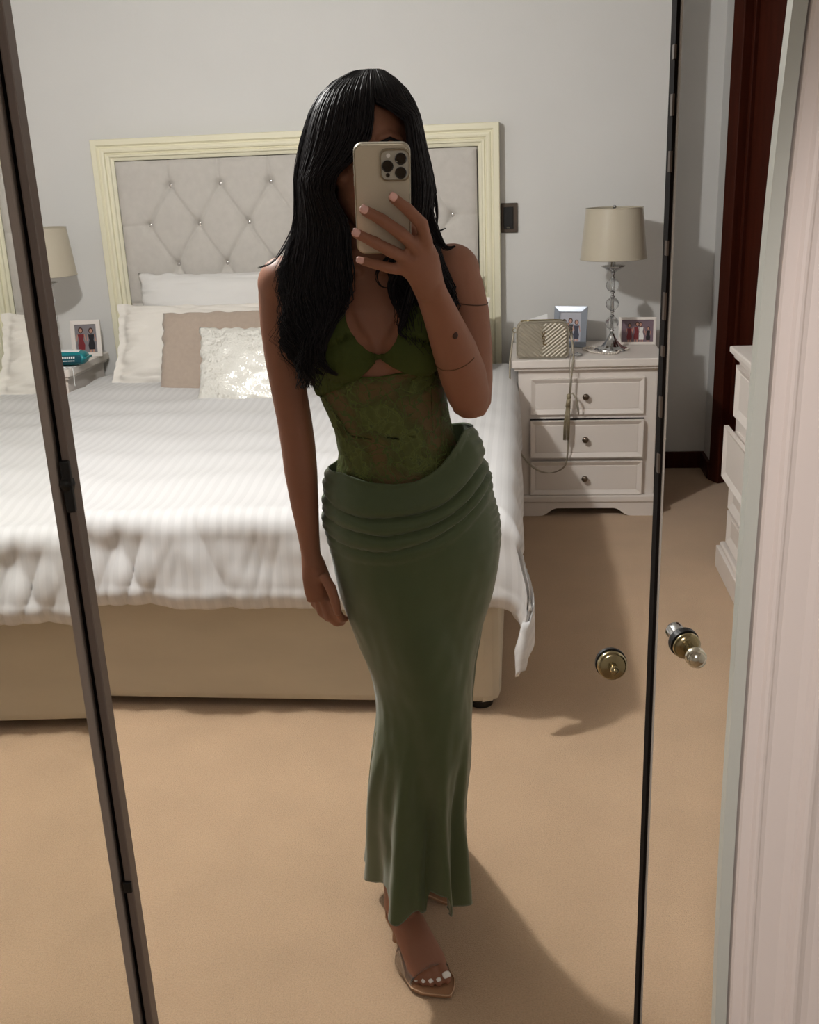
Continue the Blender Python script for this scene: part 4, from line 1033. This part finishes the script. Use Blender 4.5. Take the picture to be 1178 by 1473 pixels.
# face parts
for s_ in (-1, 1):
    e = MB().ball((FX+s_*0.030, -0.0625, 1.518), (0.0120, 0.0105, 0.0060), 18, 12).build('eye', M_eye, person, smooth=True)
    MB().ball((FX+s_*0.030, -0.0703, 1.5175), (0.0055, 0.0034, 0.0052), 14, 8).build('iris', M_iris, e, smooth=True)
    MB().tube([(FX+s_*0.012, -0.0815, 1.534), (FX+s_*0.030, -0.0800, 1.541), (FX+s_*0.047, -0.064, 1.535)], [0.0020, 0.0026, 0.0014], 8).build('eyebrow', M_hair, person, smooth=True)
MB().tube([(FX-0.020, -0.0755, 1.4535), (FX-0.008, -0.0840, 1.4565), (FX, -0.0855, 1.4550), (FX+0.008, -0.0840, 1.4565), (FX+0.020, -0.0755, 1.4535)], [0.0015, 0.0042, 0.0040, 0.0042, 0.0015], 10).build('upper_lip', M_lip, person, smooth=True)
MB().tube([(FX-0.019, -0.0745, 1.4515), (FX-0.007, -0.0830, 1.4475), (FX+0.007, -0.0830, 1.4475), (FX+0.019, -0.0745, 1.4515)], [0.0015, 0.0048, 0.0048, 0.0015], 10).build('lower_lip', M_lip, person, smooth=True)
for s_ in (-1, 1):
    MB().tube([(FX+s_*0.018, -0.0710, 1.5205), (FX+s_*0.024, -0.0740, 1.5240), (FX+s_*0.032, -0.0735, 1.5248), (FX+s_*0.042, -0.0645, 1.5200)], [0.0016, 0.0024, 0.0024, 0.0012], 8).build('eyelid', M_skin, person, smooth=True)
# finger nails on the phone hand and toe nails
def nail(p, d, nrm, wd, ln, mt_):
    p, d, nrm = Vector(p), Vector(d).normalized(), Vector(nrm).normalized(); sd = d.cross(nrm).normalized(); nrm = sd.cross(d).normalized()
    mb = MB(); mb.grid(lambda u, v: tuple(p+sd*((u-0.5)*2*wd*(1-0.35*(2*v-1)**4))+d*((v-0.5)*ln)+nrm*(0.0016*(1-(2*u-1)**2))), 7, 7)
    return mb.build('nail', mt_, person, smooth=True, thick=0.0008)
nn = Vector((0, -0.949, -0.316))
for k, r in (('index', 0.0086), ('middle', 0.0088), ('ring', 0.0084), ('little', 0.0074)):
    a, b = Vector(pf_[k][2]), Vector(pf_[k][3]); d = (b-a).normalized(); q = (nn-d*nn.dot(d)).normalized()
    up_ = (Vector((0, 0, 1))-d*d.z).normalized(); q = (q*0.8+up_*0.35).normalized()
    nail(b+d*0.001+q*r*0.80, d, q, r*0.62, 0.0105, M_nail)
f3 = F1.to_3x3()
for i, (p, r) in enumerate(zip(nails1, nr)):
    nail(Vector(p)+Vector((0, 0, 0.0005)), f3 @ Vector((0, 1, -0.55)), f3 @ Vector((0, 0.5, 1)), r*(0.72 if i == 0 else 0.66), 0.0125 if i == 0 else 0.0078, M_toenail)
# mole on the forearm, thin bangle and thin shoulder cord
def onbody(x, z, y0=-0.6, lift=0.0):
    h = BB.ray_cast(Vector((x, y0, z)), Vector((0, 1, 0)))
    return (h[0]+h[1]*lift) if h[0] else None
p = onbody(0.0755, 1.270)
if p: MB().ball(tuple(p), (0.0045, 0.0025, 0.0055), 12, 8).build('mole', mat('mole', rgb(64, 38, 26), 0.6), person, smooth=True)
def ring_on(c, ax, name, mt_, r, R=0.2, refv=(1, 0, 0), a0=0, a1=2*pi, n=40):
    c, ax = Vector(c), Vector(ax).normalized(); s0 = (Vector(refv)-ax*Vector(refv).dot(ax)).normalized(); s1 = ax.cross(s0); P_ = []
    for i in range(n+1):
        a = a0+(a1-a0)*i/n; d = s0*cos(a)+s1*sin(a)
        h = BB.ray_cast(c, d)      # from inside outwards
        if h[0] and (h[0]-c).length < 0.06: P_.append(h[0]+d*r*0.6)
    return MB().tube(P_, r, 6).build(name, mt_, person, smooth=True)
ring_on((0.080, -0.110, 1.233), (-0.35, -0.45, 0.82), 'bangle', mat('thin_gold_thread', rgb(96, 66, 42), 0.5), 0.0006, a0=2.2, a1=5.6)
ring_on((0.104, -0.012, 1.300), (0.15, -0.1, 1.0), 'shoulder_cord', mat('brown_cord', rgb(74, 44, 28), 0.6), 0.0008)

# ---- bodice
def tring(z):
    R_ = torso_rings
    for a, b in zip(R_, R_[1:]):
        if z <= b[0]:
            t = max(0, (z-a[0])/(b[0]-a[0])); return [p+(q-p)*t for p, q in zip(a, b)]
    return R_[-1]
def onto(th, z, lift):
    _, cx, cy, rx, ry = tring(z); d = Vector((cos(th)*rx, sin(th)*ry, 0)).normalized()
    o = Vector((cx, cy, z)); h = TBVH.ray_cast(o+d*0.30, -d)
    return (h[0]+d*lift) if h[0] else o+d*ry
def xof(th, z): return onto(th, z, 0).x
def curtain(name, th0, th1, nt, nzv, zlo, zhi, lift, mt_, thick=0.0012, wrap=False, fold=None):
    mb = MB()
    def fn(u, v):
        th = th0+(th1-th0)*u
        zm = 1.2; x = xof(th, zm); zl, zh = zlo(th, x), zhi(th, x)
        z = zl+(zh-zl)*v; lf = lift+(fold(th, z) if fold else 0); p = onto(th, z, lf)
        w_ = sst(0.10, 0.45, -sin(th))
        if w_ > 0 and z > 1.1:
            h = TBVH.ray_cast(Vector((x, -0.5, z)), Vector((0, 1, 0)))
            if h[0]: p = p.lerp(h[0]+(h[1]+Vector((0, -0.6, 0))).normalized()*lf, w_)
        return tuple(p)
    mb.grid(fn, nt, nzv, wrap=wrap)
    return mb.build(name, mt_, person, smooth=True, thick=thick, off=1)
front = lambda th: sin(th) < 0
cuplow = [(-0.16, 1.160), (-0.135, 1.163), (-0.118, 1.172), (-0.095, 1.184), (-0.075, 1.197), (-0.058, 1.212), (-0.042, 1.2265), (-0.036, 1.2275), (-0.030, 1.2265), (-0.014, 1.217), (0.0, 1.210), (0.02, 1.203), (0.045, 1.198), (0.075, 1.195)]
cuphigh = [(-0.16, 1.245), (-0.140, 1.262), (-0.125, 1.300), (-0.112, 1.340), (-0.098, 1.345), (-0.090, 1.315), (-0.082, 1.281), (-0.070, 1.257), (-0.057, 1.243), (-0.045, 1.2345), (-0.037, 1.2320), (-0.028, 1.2340), (-0.017, 1.242), (-0.006, 1.258), (0.002, 1.280), (0.008, 1.310), (0.020, 1.345), (0.036, 1.345), (0.048, 1.310), (0.060, 1.265), (0.08, 1.245)]
lacehigh = [(-0.16, 1.162), (-0.118, 1.175), (-0.095, 1.186), (-0.078, 1.197), (-0.060, 1.1985), (-0.037, 1.1980), (-0.014, 1.2010), (0.004, 1.2055), (0.02, 1.205), (0.045, 1.200), (0.08, 1.196)]
side = lambda th: sst(-0.35, 0.05, sin(th))
def zl_lace(th, x): return 0.975
def zh_lace(th, x):
    f = lerp_t(lacehigh, x) if front(th) else 1.165
    return f
def wob(th, z): return 0.0012*nz(th*14, z*60, 2)
curtain('lace_bodice', 0, 2*pi, 220, 60, zl_lace, zh_lace, 0.0025, M_lace, wrap=True, thick=0.0008, fold=wob)
# green crepe cups, one continuous bust band with a deep V
def gather(th, z): return 0.0010*sin(th*60+z*50)*sst(1.2, 1.16, z)
cups = curtain('bust_band', 0, 2*pi, 420, 30, lambda th, x: (lerp_t(cuplow, x) if front(th) else 1.163), lambda th, x: (lerp_t(cuphigh, x) if front(th) else 1.235), 0.0045, M_cup, wrap=True, thick=0.0014, fold=gather)
# binding cords at the under-bust edge and shoulder straps
def edgecord(tab, x0, x1, r, lift, n=60):
    P_ = []
    for i in range(n+1):
        x = x0+(x1-x0)*i/n; z = lerp_t(tab, x); h = TBVH.ray_cast(Vector((x, -0.5, z)), Vector((0, 1, 0)))
        if h[0]: P_.append(h[0]+Vector((0, -lift, 0)))
    return MB().tube(P_, r, 8)
edgecord(cuplow, -0.105, 0.050, 0.0016, 0.0050).build('underbust_cord', M_cup, cups, smooth=True)
edgecord(lacehigh, -0.085, 0.012, 0.0013, 0.0035).build('lace_edge', M_cup, cups, smooth=True)
edgecord(cuphigh, -0.098, 0.012, 0.0014, 0.0052, 120).build('neckline_binding', M_cup, cups, smooth=True)
for pts in ([(-0.104, -0.092, 1.325), (-0.108, -0.066, 1.362), (-0.110, -0.030, 1.388), (-0.108, 0.010, 1.400), (-0.100, 0.055, 1.372), (-0.09, 0.082, 1.30), (-0.08, 0.090, 1.235)],
            [(0.026, -0.090, 1.325), (0.034, -0.064, 1.360), (0.038, -0.030, 1.384), (0.038, 0.010, 1.396), (0.030, 0.055, 1.368), (0.02, 0.082, 1.30), (0.01, 0.090, 1.235)]):
    MB().tube(pts, [(0.009, 0.0015)]*7, 8, ref=(1, 0, 0)).build('shoulder_strap', M_cup, cups, smooth=True)

# ---- skirt
skL = [(1.10, -0.112), (1.06, -0.120), (1.031, -0.131), (0.99, -0.138), (0.953, -0.144), (0.915, -0.141), (0.877, -0.136), (0.82, -0.129), (0.774, -0.120), (0.72, -0.103), (0.665, -0.086), (0.63, -0.077), (0.595, -0.073), (0.55, -0.075), (0.496, -0.081), (0.393, -0.094), (0.287, -0.099), (0.22, -0.104), (0.177, -0.110), (0.12, -0.112)]
skR = [(1.11, 0.104), (1.075, 0.110), (1.051, 0.118), (0.99, 0.137), (0.95, 0.148), (0.915, 0.154), (0.88, 0.152), (0.865, 0.150), (0.802, 0.135), (0.736, 0.121), (0.68, 0.112), (0.629, 0.105), (0.573, 0.098), (0.474, 0.089), (0.385, 0.082), (0.309, 0.080), (0.22, 0.080), (0.168, 0.083), (0.12, 0.084)]
ryt = [(1.11, 0.082), (1.04, 0.088), (0.98, 0.112), (0.92, 0.122), (0.86, 0.120), (0.75, 0.106), (0.62, 0.090), (0.50, 0.088), (0.40, 0.094), (0.30, 0.112), (0.20, 0.138), (0.12, 0.144)]
cyt = [(1.11, 0.002), (0.98, 0.012), (0.9, 0.016), (0.7, 0.012), (0.5, 0.010), (0.3, 0.040), (0.15, 0.062)]
topf = [(-0.135, 1.030), (-0.121, 1.036), (-0.105, 1.038), (-0.085, 1.036), (-0.055, 1.029), (-0.020, 1.027), (0.010, 1.030), (0.030, 1.038), (0.050, 1.050), (0.070, 1.067), (0.088, 1.086), (0.100, 1.099), (0.112, 1.100), (0.13, 1.09)]
hemf = [(-0.115, 0.200), (-0.107, 0.205), (-0.100, 0.193), (-0.084, 0.188), (-0.078, 0.168), (-0.066, 0.156), (-0.043, 0.150), (-0.025, 0.163), (-0.014, 0.168), (-0.004, 0.158), (0.004, 0.155), (0.008, 0.176), (0.013, 0.200), (0.030, 0.202), (0.036, 0.152), (0.046, 0.138), (0.060, 0.134), (0.070, 0.146), (0.078, 0.172), (0.090, 0.186)]
def fold_disp(s_, z, th):
    """swathed folds across the hips, converging on the right hip"""
    lines = [(1.052, 1.022, 1.102), (0.990, 0.976, 1.040), (0.962, 0.950, 1.020), (0.928, 0.928, 1.004), (0.905, 0.905, 0.985)]
    zs = []
    for (a, b, c) in lines:
        # quadratic through left, middle-ish, right
        t = s_; z_ = a*(1-t)*(1-2*t)*1.0+b*4*t*(1-t)+c*t*(2*t-1); zs.append(z_+0.004*nz(t*5, a*30))
    d = 0.0
    amp = [0.0100, 0.0080, 0.0075, 0.0030]
    for i in range(4):
        hi, lo = zs[i], zs[i+1]
        if lo <= z <= hi and hi-lo > 1e-4:
            q = (hi-z)/(hi-lo); d += amp[i]*(sin(pi*min(1, q)**(1.6 if i == 0 else 1.2))**0.6 if 0 < q < 1 else 0)*(0.6+0.4*sst(0, 0.3, s_))
    for i, g_ in ((1, 0.0045), (2, 0.0040), (3, 0.0022)):
        d -= g_*exp(-((z-zs[i])/0.0035)**2)*sst(0.02, 0.35, s_)
    if z > zs[0]: d += 0.002
    return d
def skirt_pt(th, v, lift=0.0):
    c_, s_ = cos(th), sin(th)
    xr = 0.5*(1+c_); 
    # top edge and hem heights follow tables across the front, smoother at the back
    def atz(z):
        l, r = smoothtab(skL, z, 0.02), smoothtab(skR, z, 0.02); cx, rx = (l+r)/2, (r-l)/2; return l, r, cx, rx
    l, r, cx, rx = atz(1.05); xt = cx+rx*c_
    ftop = lerp_t(topf, xt); btop = lerp_t([(-0.13, 1.030), (0.0, 1.060), (0.12, 1.095)], xt)
    w1 = sst(-0.12, 0.12, s_); zt = ftop*(1-w1)+btop*w1
    l, r, cx, rx = atz(0.17); xh = cx+rx*c_
    zh = (lerp_t(hemf, xh)+0.036*sst(0.0, 0.7, -s_))*(1-w1)+(0.165+0.02*sin(7*th))*w1
    z = zt+(zh-zt)*v
    l, r, cx, rx = atz(z); ry = smoothtab(ryt, z, 0.03); cy = smoothtab(cyt, z, 0.03)
    p = Vector((cx+rx*c_, cy+ry*(abs(s_)**0.92)*(1 if s_ > 0 else -1), 0)); nrm = Vector((c_/rx, s_/ry, 0)).normalized()
    fl = sst(0.62, 0.16, z)
    ph = th*9+1.3*sin(th*2+1)+1.2*nz(th*1.5, z*2)
    d = fl**1.3*0.020*(sin(ph)+0.35*sin(2.1*ph+1))*(0.25+0.75*min(1, abs(s_)*1.6))
    # long soft leg lines, as satin falls over the forward thigh and shin
    d += 0.006*sst(0.9, 0.75, z)*sst(0.25, 0.5, z)*sin((p.x+0.25*(z-0.6))*38)*(1 if s_ < 0 else 0.3)
    d += 0.004*sst(0.60, 0.45, z)*sin(p.x*95+z*10+2*nz(p.x*10, z*6))*abs(s_)
    # slightly raised panel edge at the left
    fr = xr
    if s_ < 0.35: d += fold_disp(fr, z, th)*(1-sst(0.0, 0.35, s_))
    g = (sst(0.10, 0.0, fr)+sst(0.93, 1.0, fr))*sst(0.86, 0.94, z)
    d += g*0.0016*sin(z*2*pi/0.0150+3*nz(z*20, fr*9))
    d += 0.0015*nz(th*5, z*22, 7)
    p += nrm*(d+lift); p.z = z
    # the back of the hem trails towards the rear foot
    k = 0.12*sst(0.55, 0.15, z)*sst(-0.8, 0.15, s_)/1.65
    p = p+(p-Vector((0, -1.65, 1.5)))*k
    p.y += 0.11*sst(0.55, 0.15, z)*max(0, s_)
    return tuple(p)
sk = MB(); sk.grid(lambda u, v: skirt_pt(2*pi*u, v), 300, 260, wrap=True)
sko = sk.build('skirt', M_skirt, person, smooth=True, thick=0.0014, off=-1)
MB().tube([skirt_pt(2*pi*i/300, 1.0) for i in range(300)], 0.0015, 6, closed=True).build('hem', M_skirt, sko, smooth=True)
ed_ = [skirt_pt(pi+0.42-0.30*sst(0.4, 0.75, v)+0.06*sst(0.9, 1, v), v, 0.0012) for v in [0.60+0.395*i/60 for i in range(61)]]
MB().tube(ed_, 0.0013, 6).build('seam_piping', mat('pale_green_piping', rgb(128, 132, 92), 0.4), sko, smooth=True)

# ---- clear mule sandals
def sandal(X, lab=None):
    T = lambda a, b, c: tuple(X @ Vector((a, b, c)))
    # sole outline (across, forward, height of foot bed)
    L = [(-0.100, 0.016, 0.072), (-0.085, 0.024, 0.071), (-0.055, 0.025, 0.063), (-0.025, 0.028, 0.045), (0.005, 0.034, 0.024), (0.030, 0.042, 0.0145), (0.055, 0.043, 0.0115), (0.075, 0.036, 0.0100), (0.090, 0.022, 0.0092), (0.101, 0.010, 0.0088), (0.106, 0.002, 0.0085)]
    vs = []; n = len(L)
    sk_ = lambda y: 0.012*sst(0.05, 0.106, y)      # the toe points towards the big-toe side
    for (y, w_, z) in L:
        for s_, dz in ((-1, 0), (1, 0), (1, -0.006), (-1, -0.006)): vs.append(T(s_*w_+sk_(y), y, z+dz))
    fs = []
    for i in range(n-1):
        for k in range(4): fs.append((4*i+k, 4*i+(k+1) % 4, 4*(i+1)+(k+1) % 4, 4*(i+1)+k))
    fs += [(0, 1, 2, 3), (4*n-1, 4*n-2, 4*n-3, 4*n-4)]
    sd = bpy.data.objects.new('sandal', None); COL.objects.link(sd); sd.parent = person
    MB().add(vs, fs).build('sole', M_sole, sd, bevel=0.0015)
    MB().tube([T(0, -0.080, 0.067), T(0, -0.083, 0.045), T(0, -0.086, 0.020), T(0, -0.087, 0.0)], [(0.020, 0.016), (0.012, 0.011), (0.008, 0.008), (0.009, 0.009)], 16).build('heel', M_sole, sd, smooth=True)
    rim = [T(w_*1.0+sk_(y), y, z+0.001) for (y, w_, z) in L[3:]]+[T(-w_+sk_(y), y, z+0.001) for (y, w_, z) in reversed(L[3:])]
    MB().tube(rim, 0.0018, 6).build('sole_rim', mat('rim_gloss', rgb(196, 160, 128), 0.15, coat=0.6), sd, smooth=True)
    # clear band arching over the toes
    st = MB()
    def fn(u, v):
        a = pi*u; y = -0.010+0.062*v; hw = 0.0440-0.001*v; hh = (0.062-0.032*v)
        base = 0.020-0.008*v
        return T(-hw*cos(a), y+0.010*sin(a)*0.4, base+hh*sin(a)**0.8)
    st.grid(fn, 36, 12); st.build('clear_band', M_clear, sd, smooth=True, thick=0.0014)
    return sd
sandal(F1); sandal(F2)
# ---- hair: parted in the middle, long, falling over both shoulders
HL = dict(
 xo=[(1.637, -0.050), (1.632, -0.072), (1.622, -0.090), (1.605, -0.108), (1.585, -0.120), (1.560, -0.130), (1.53, -0.139), (1.50, -0.146), (1.447, -0.148), (1.40, -0.158), (1.365, -0.172), (1.33, -0.176), (1.29, -0.174), (1.25, -0.166), (1.22, -0.156), (1.19, -0.148)],
 xi=[(1.637, -0.026), (1.60, -0.026), (1.577, -0.028), (1.545, -0.034), (1.52, -0.054), (1.505, -0.074), (1.488, -0.094), (1.462, -0.092), (1.440, -0.078), (1.418, -0.072), (1.36, -0.072), (1.319, -0.080), (1.278, -0.100), (1.24, -0.120), (1.19, -0.135)],
 yf=[(1.637, -0.025), (1.62, -0.055), (1.60, -0.072), (1.58, -0.083), (1.55, -0.092), (1.50, -0.092), (1.44, -0.082), (1.40, -0.072), (1.36, -0.084), (1.32, -0.104), (1.28, -0.122), (1.24, -0.130), (1.19, -0.120)],
 ym=[(1.637, 0.02), (1.50, 0.015), (1.42, 0.005), (1.37, -0.045), (1.30, -0.055), (1.19, -0.055)])
HR = dict(
 xo=[(1.637, -0.016), (1.632, -0.002), (1.622, 0.010), (1.605, 0.024), (1.58, 0.036), (1.55, 0.042), (1.52, 0.047), (1.48, 0.056), (1.455, 0.054), (1.42, 0.050), (1.39, 0.056), (1.36, 0.068), (1.32, 0.076), (1.28, 0.072), (1.25, 0.062)],
 xi=[(1.637, -0.026), (1.605, -0.026), (1.584, -0.025), (1.577, 0.008), (1.570, 0.017), (1.55, 0.019), (1.50, 0.020), (1.45, 0.018), (1.41, 0.004), (1.37, -0.014), (1.34, -0.020), (1.31, -0.006), (1.28, 0.004), (1.25, 0.022)],
 yf=[(1.637, -0.025), (1.62, -0.052), (1.60, -0.070), (1.58, -0.080), (1.55, -0.088), (1.50, -0.088), (1.44, -0.080), (1.40, -0.070), (1.36, -0.078), (1.32, -0.092), (1.28, -0.108), (1.24, -0.112)],
 ym=[(1.637, 0.02), (1.50, 0.015), (1.42, 0.0), (1.37, -0.030), (1.30, -0.045), (1.24, -0.050)])
YB = [(1.637, 0.050), (1.62, 0.082), (1.60, 0.100), (1.57, 0.116), (1.53, 0.122), (1.48, 0.118), (1.42, 0.104), (1.38, 0.088), (1.34, 0.092), (1.28, 0.100), (1.15, 0.102)]
XC = -0.034
def hair_pt(H, phi, z, inset=0.0):
    xo, xi = smoothtab(H['xo'], z, 0.008), smoothtab(H['xi'], z, 0.003)
    s_ = 1 if H is HR else -1
    if phi <= 1:
        a = phi*pi/2; yf, ym = lerp_t(H['yf'], z), lerp_t(H['ym'], z)
        k = sin(a)**0.9
        x = xi+(xo-xi)*k; y = ym+(yf-ym)*cos(a)**0.8
        return Vector((x-s_*inset*k, y+inset*cos(a), z))
    a = (phi-1)*pi/2; yb = lerp_t(YB, z); ym = 0.02
    # behind the shoulders the back hair stays near the spine
    xo2 = xo if z > 1.42 else XC+(xo-XC)*(0.75+0.25*sst(1.34, 1.42, z))
    x = XC+(xo2-XC)*cos(a)**0.8; y = ym+(yb-ym)*sin(a)**0.8
    return Vector((x-s_*inset*cos(a), y-inset*sin(a), z))
hair = MB()
# dense under-layer
for H in (HL, HR):
    for (p0, p1, zt, zb) in ((0.0, 1.0, 1.637, 1.235 if H is HL else 1.275), (1.0, 2.0, 1.637, 1.30)):
        def fn(u, v):
            phi = p0+(p1-p0)*u; z = zt+(zb-zt)*(v**1.0)
            p = hair_pt(H, phi, z, 0.005); p.x += 0.002*sin(phi*40+z*20); return tuple(p)
        g = MB(); g.grid(fn, 40, 60); hair.add(g.v, g.f)
rnd = random.Random(11)
def strand(H, phi, zend, r, wav, out, start=0.0, seg=16):
    P_ = []; R_ = []; a0 = rnd.uniform(0, 6.28); a1 = rnd.uniform(0, 6.28); s_ = 1 if H is HR else -1
    ztop = 1.6375-start; n = seg
    dphi = rnd.gauss(0, 0.05)
    for i in range(n+1):
        t = i/n; z = ztop+(zend-ztop)*(t**1.25 if t < 1 else 1)
        p = hair_pt(H, min(2, max(0, phi+dphi*t)), z)
        e = sst(1.42, 1.24, z)
        c = wav*e
        p.x += c*0.010*sin(a0+z*62)+e*0.012*sin(phi*9+z*48)+s_*out*(0.25+0.75*t); p.y += c*0.012*cos(a0+z*62)-(out*0.7 if phi < 1 else -out)
        p.x += 0.0015*sin(a1+z*30); p.y += 0.0015*cos(a1+z*26)
        P_.append(p); R_.append(r*(1-0.75*t**3)*(0.6+0.4*min(1, t*8)))
    hair.tube(P_, R_, 4, cap=False)
for k in range(1150):      # picture-left mass over the front of the shoulder
    phi = rnd.random()**0.85*1.15; ze = rnd.gauss(1.232, 0.026)+0.05*max(0, 0.25-phi)*4*rnd.random()+(0.03 if phi > 0.9 else 0)
    strand(HL, phi, max(1.19, ze), rnd.uniform(0.0011, 0.0021), rnd.uniform(0.3, 1.0), rnd.uniform(-0.003, 0.004))
for k in range(560):
    phi = rnd.random()*1.1; ze = rnd.gauss(1.268, 0.022)
    strand(HR, phi, max(1.235, ze), rnd.uniform(0.0010, 0.0019), rnd.uniform(0.3, 1.0), rnd.uniform(-0.003, 0.003))
for H in (HL, HR):
    for k in range(520): strand(H, 1+rnd.random(), rnd.gauss(1.27, 0.03), rnd.uniform(0.0012, 0.0022), rnd.uniform(0.2, 0.8), rnd.uniform(-0.002, 0.003))
for k in range(60): strand(HL, rnd.uniform(0.75, 1.0), rnd.gauss(1.25, 0.04), 0.0005, 1.5, rnd.uniform(0.004, 0.012))
# layered ends that flick outwards
def lock(pts, r0_, n, spread, flat=1.0):
    for k in range(n):
        o = Vector((rnd.gauss(0, spread), rnd.gauss(0, spread*0.7), rnd.gauss(0, spread))); P_ = []
        m_ = len(pts); 
        for i, p in enumerate(pts):
            t = i/(m_-1); P_.append(Vector(p)+o*(1-0.55*t)*(0.4+0.6*sin(pi*min(1, t+0.2))))
        Q = []
        for i in range(m_-1):
            a, b, c, d = P_[max(0, i-1)], P_[i], P_[i+1], P_[min(m_-1, i+2)]
            for j in range(4):
                s_ = j/4; Q.append(0.5*((2*b)+(c-a)*s_+(2*a-5*b+4*c-d)*s_*s_+(3*b-a-3*c+d)*s_**3))
        Q.append(P_[-1]); q = len(Q)
        hair.tube(Q, [r0_*(1-0.8*(i/(q-1))**2) for i in range(q)], 4, cap=False)
lock([(0.044, -0.03, 1.48), (0.049, -0.035, 1.45), (0.050, -0.04, 1.425), (0.056, -0.045, 1.408), (0.071, -0.05, 1.412)], 0.0008, 26, 0.003)
lock([(0.048, -0.02, 1.48), (0.056, -0.03, 1.46), (0.060, -0.03, 1.435), (0.059, -0.03, 1.415)], 0.0010, 20, 0.003)
lock([(0.046, -0.05, 1.44), (0.056, -0.06, 1.405), (0.070, -0.06, 1.385), (0.084, -0.055, 1.386)], 0.0008, 30, 0.004)
lock([(0.040, -0.02, 1.54), (0.048, -0.02, 1.51), (0.055, -0.02, 1.485), (0.060, -0.02, 1.462)], 0.0007, 14, 0.002)
# the curled lock lying between the collar bones
lock([(0.004, -0.085, 1.395), (-0.020, -0.092, 1.372), (-0.034, -0.096, 1.352), (-0.028, -0.098, 1.336), (-0.012, -0.098, 1.332)], 0.0008, 9, 0.0018)
lock([(0.010, -0.088, 1.385), (-0.004, -0.094, 1.360), (-0.014, -0.098, 1.335), (-0.008, -0.102, 1.305), (0.008, -0.106, 1.285)], 0.0012, 30, 0.004)
lock([(0.020, -0.090, 1.34), (0.010, -0.104, 1.31), (0.002, -0.112, 1.285), (-0.004, -0.116, 1.270), (0.006, -0.118, 1.262)], 0.0012, 26, 0.004)
# waves at the ends over the left shoulder
lock([(-0.105, -0.105, 1.29), (-0.125, -0.108, 1.25), (-0.120, -0.11, 1.225), (-0.100, -0.11, 1.210)], 0.0009, 40, 0.008)
lock([(-0.160, -0.070, 1.28), (-0.172, -0.072, 1.25), (-0.160, -0.075, 1.226), (-0.138, -0.08, 1.212), (-0.118, -0.085, 1.206)], 0.0009, 40, 0.006)
lock([(-0.100, 0.0, 1.56), (-0.140, 0.0, 1.47), (-0.160, -0.01, 1.42), (-0.190, -0.03, 1.375), (-0.215, -0.045, 1.365)], 0.0006, 10, 0.004)
ho = hair.build('hair', M_hair, person, smooth=True)

# ------------------------------------------------------------------ phone
phc = Vector((-0.018, -0.250, 1.461)); tl_ = radians(18.4)
PM = Matrix(((1, 0, 0, phc.x), (0, -sin(tl_), -cos(tl_), phc.y), (0, cos(tl_), -sin(tl_), phc.z), (0, 0, 0, 1)))   # local x, y(up), z(towards the mirror)
phone = thing('phone', 'smartphone with a pale beige back and three lenses, held up in her hand', 'phone')
phone.matrix_world = PX @ PM @ Matrix.Rotation(radians(-1.3), 4, 'Z')
def rrect(cx, cy, w_, h_, r, n=8):
    P_ = []
    for (sx, sy, a0) in ((1, -1, -90), (1, 1, 0), (-1, 1, 90), (-1, -1, 180)):
        for k in range(n+1):
            a = radians(a0+90*k/n); P_.append((cx+sx*(w_/2-r)+r*cos(a), cy+sy*(h_/2-r)+r*sin(a)))
    return P_
def plate(cx, cy, w_, h_, r, zs):     # zs: list of (z, inset)
    mb = MB(); vs = []; n = None
    for z, ins in zs:
        P_ = rrect(cx, cy, w_-2*ins, h_-2*ins, max(0.0005, r-ins)); n = len(P_); vs += [(x, y, z) for x, y in P_]
    k = len(zs); fs = [(i*n+j, i*n+(j+1) % n, (i+1)*n+(j+1) % n, (i+1)*n+j) for i in range(k-1) for j in range(n)]
    fs += [tuple(reversed(range(n))), tuple((k-1)*n+j for j in range(n))]
    return mb.add(vs, fs)
PW, PH = 0.0725, 0.1455
plate(0, 0, PW, PH, 0.0115, [(-0.0105, 0.0016), (-0.0098, 0.0004), (-0.0085, 0), (-0.0022, 0), (-0.0008, 0.0006), (-0.0002, 0.0018)]).build('edge_band', M_phedge, phone, smooth=False)
plate(0, 0, PW, PH, 0.0115, [(-0.0006, 0.0019), (0.0, 0.0024)]).build('back_panel', M_phone, phone)
plate(0, 0, PW, PH, 0.0115, [(-0.0112, 0.0030), (-0.0104, 0.0022)]).build('screen', M_black, phone)
cp_ = plate(0.0163, 0.0465, 0.0395, 0.0415, 0.0105, [(0.0, 0), (0.0024, 0.0), (0.0032, 0.0008), (0.0032, 0.0020), (0.0022, 0.0024)]).build('camera_ring', M_phedge, phone)
plate(0.0163, 0.0465, 0.0350, 0.0370, 0.0085, [(0.0, 0), (0.0024, 0.0), (0.0027, 0.0004)]).build('camera_plateau', M_phcam, cp_)
for (x, y) in ((0.0068, 0.0457), (0.0238, 0.0548), (0.0236, 0.0370)):
    MB().lathe([(0.0, 0.0), (0.0074, 0.0), (0.0076, 0.0035), (0.0070, 0.0042), (0.0064, 0.0036), (0, 0.0034)], (x, y, 0.001), 32).build('lens', M_lens, cp_, smooth=False)
MB().lathe([(0.0, 0.0), (0.0026, 0.0), (0.0026, 0.0026), (0, 0.0027)], (0.0070, 0.0340, 0.001), 20).build('sensor', M_lens, cp_)
MB().lathe([(0.0, 0.0), (0.0026, 0.0), (0.0026, 0.0026), (0, 0.0027)], (0.0080, 0.0588, 0.001), 20).build('flash', M_paper, cp_)
for y0_, y1_ in ((0.018, 0.030), (0.034, 0.044)):
    MB().box(-PW/2-0.0008, -PW/2+0.001, y0_, y1_, -0.0065, -0.0045).build('side_button', M_phedge, phone, bevel=0.0003)
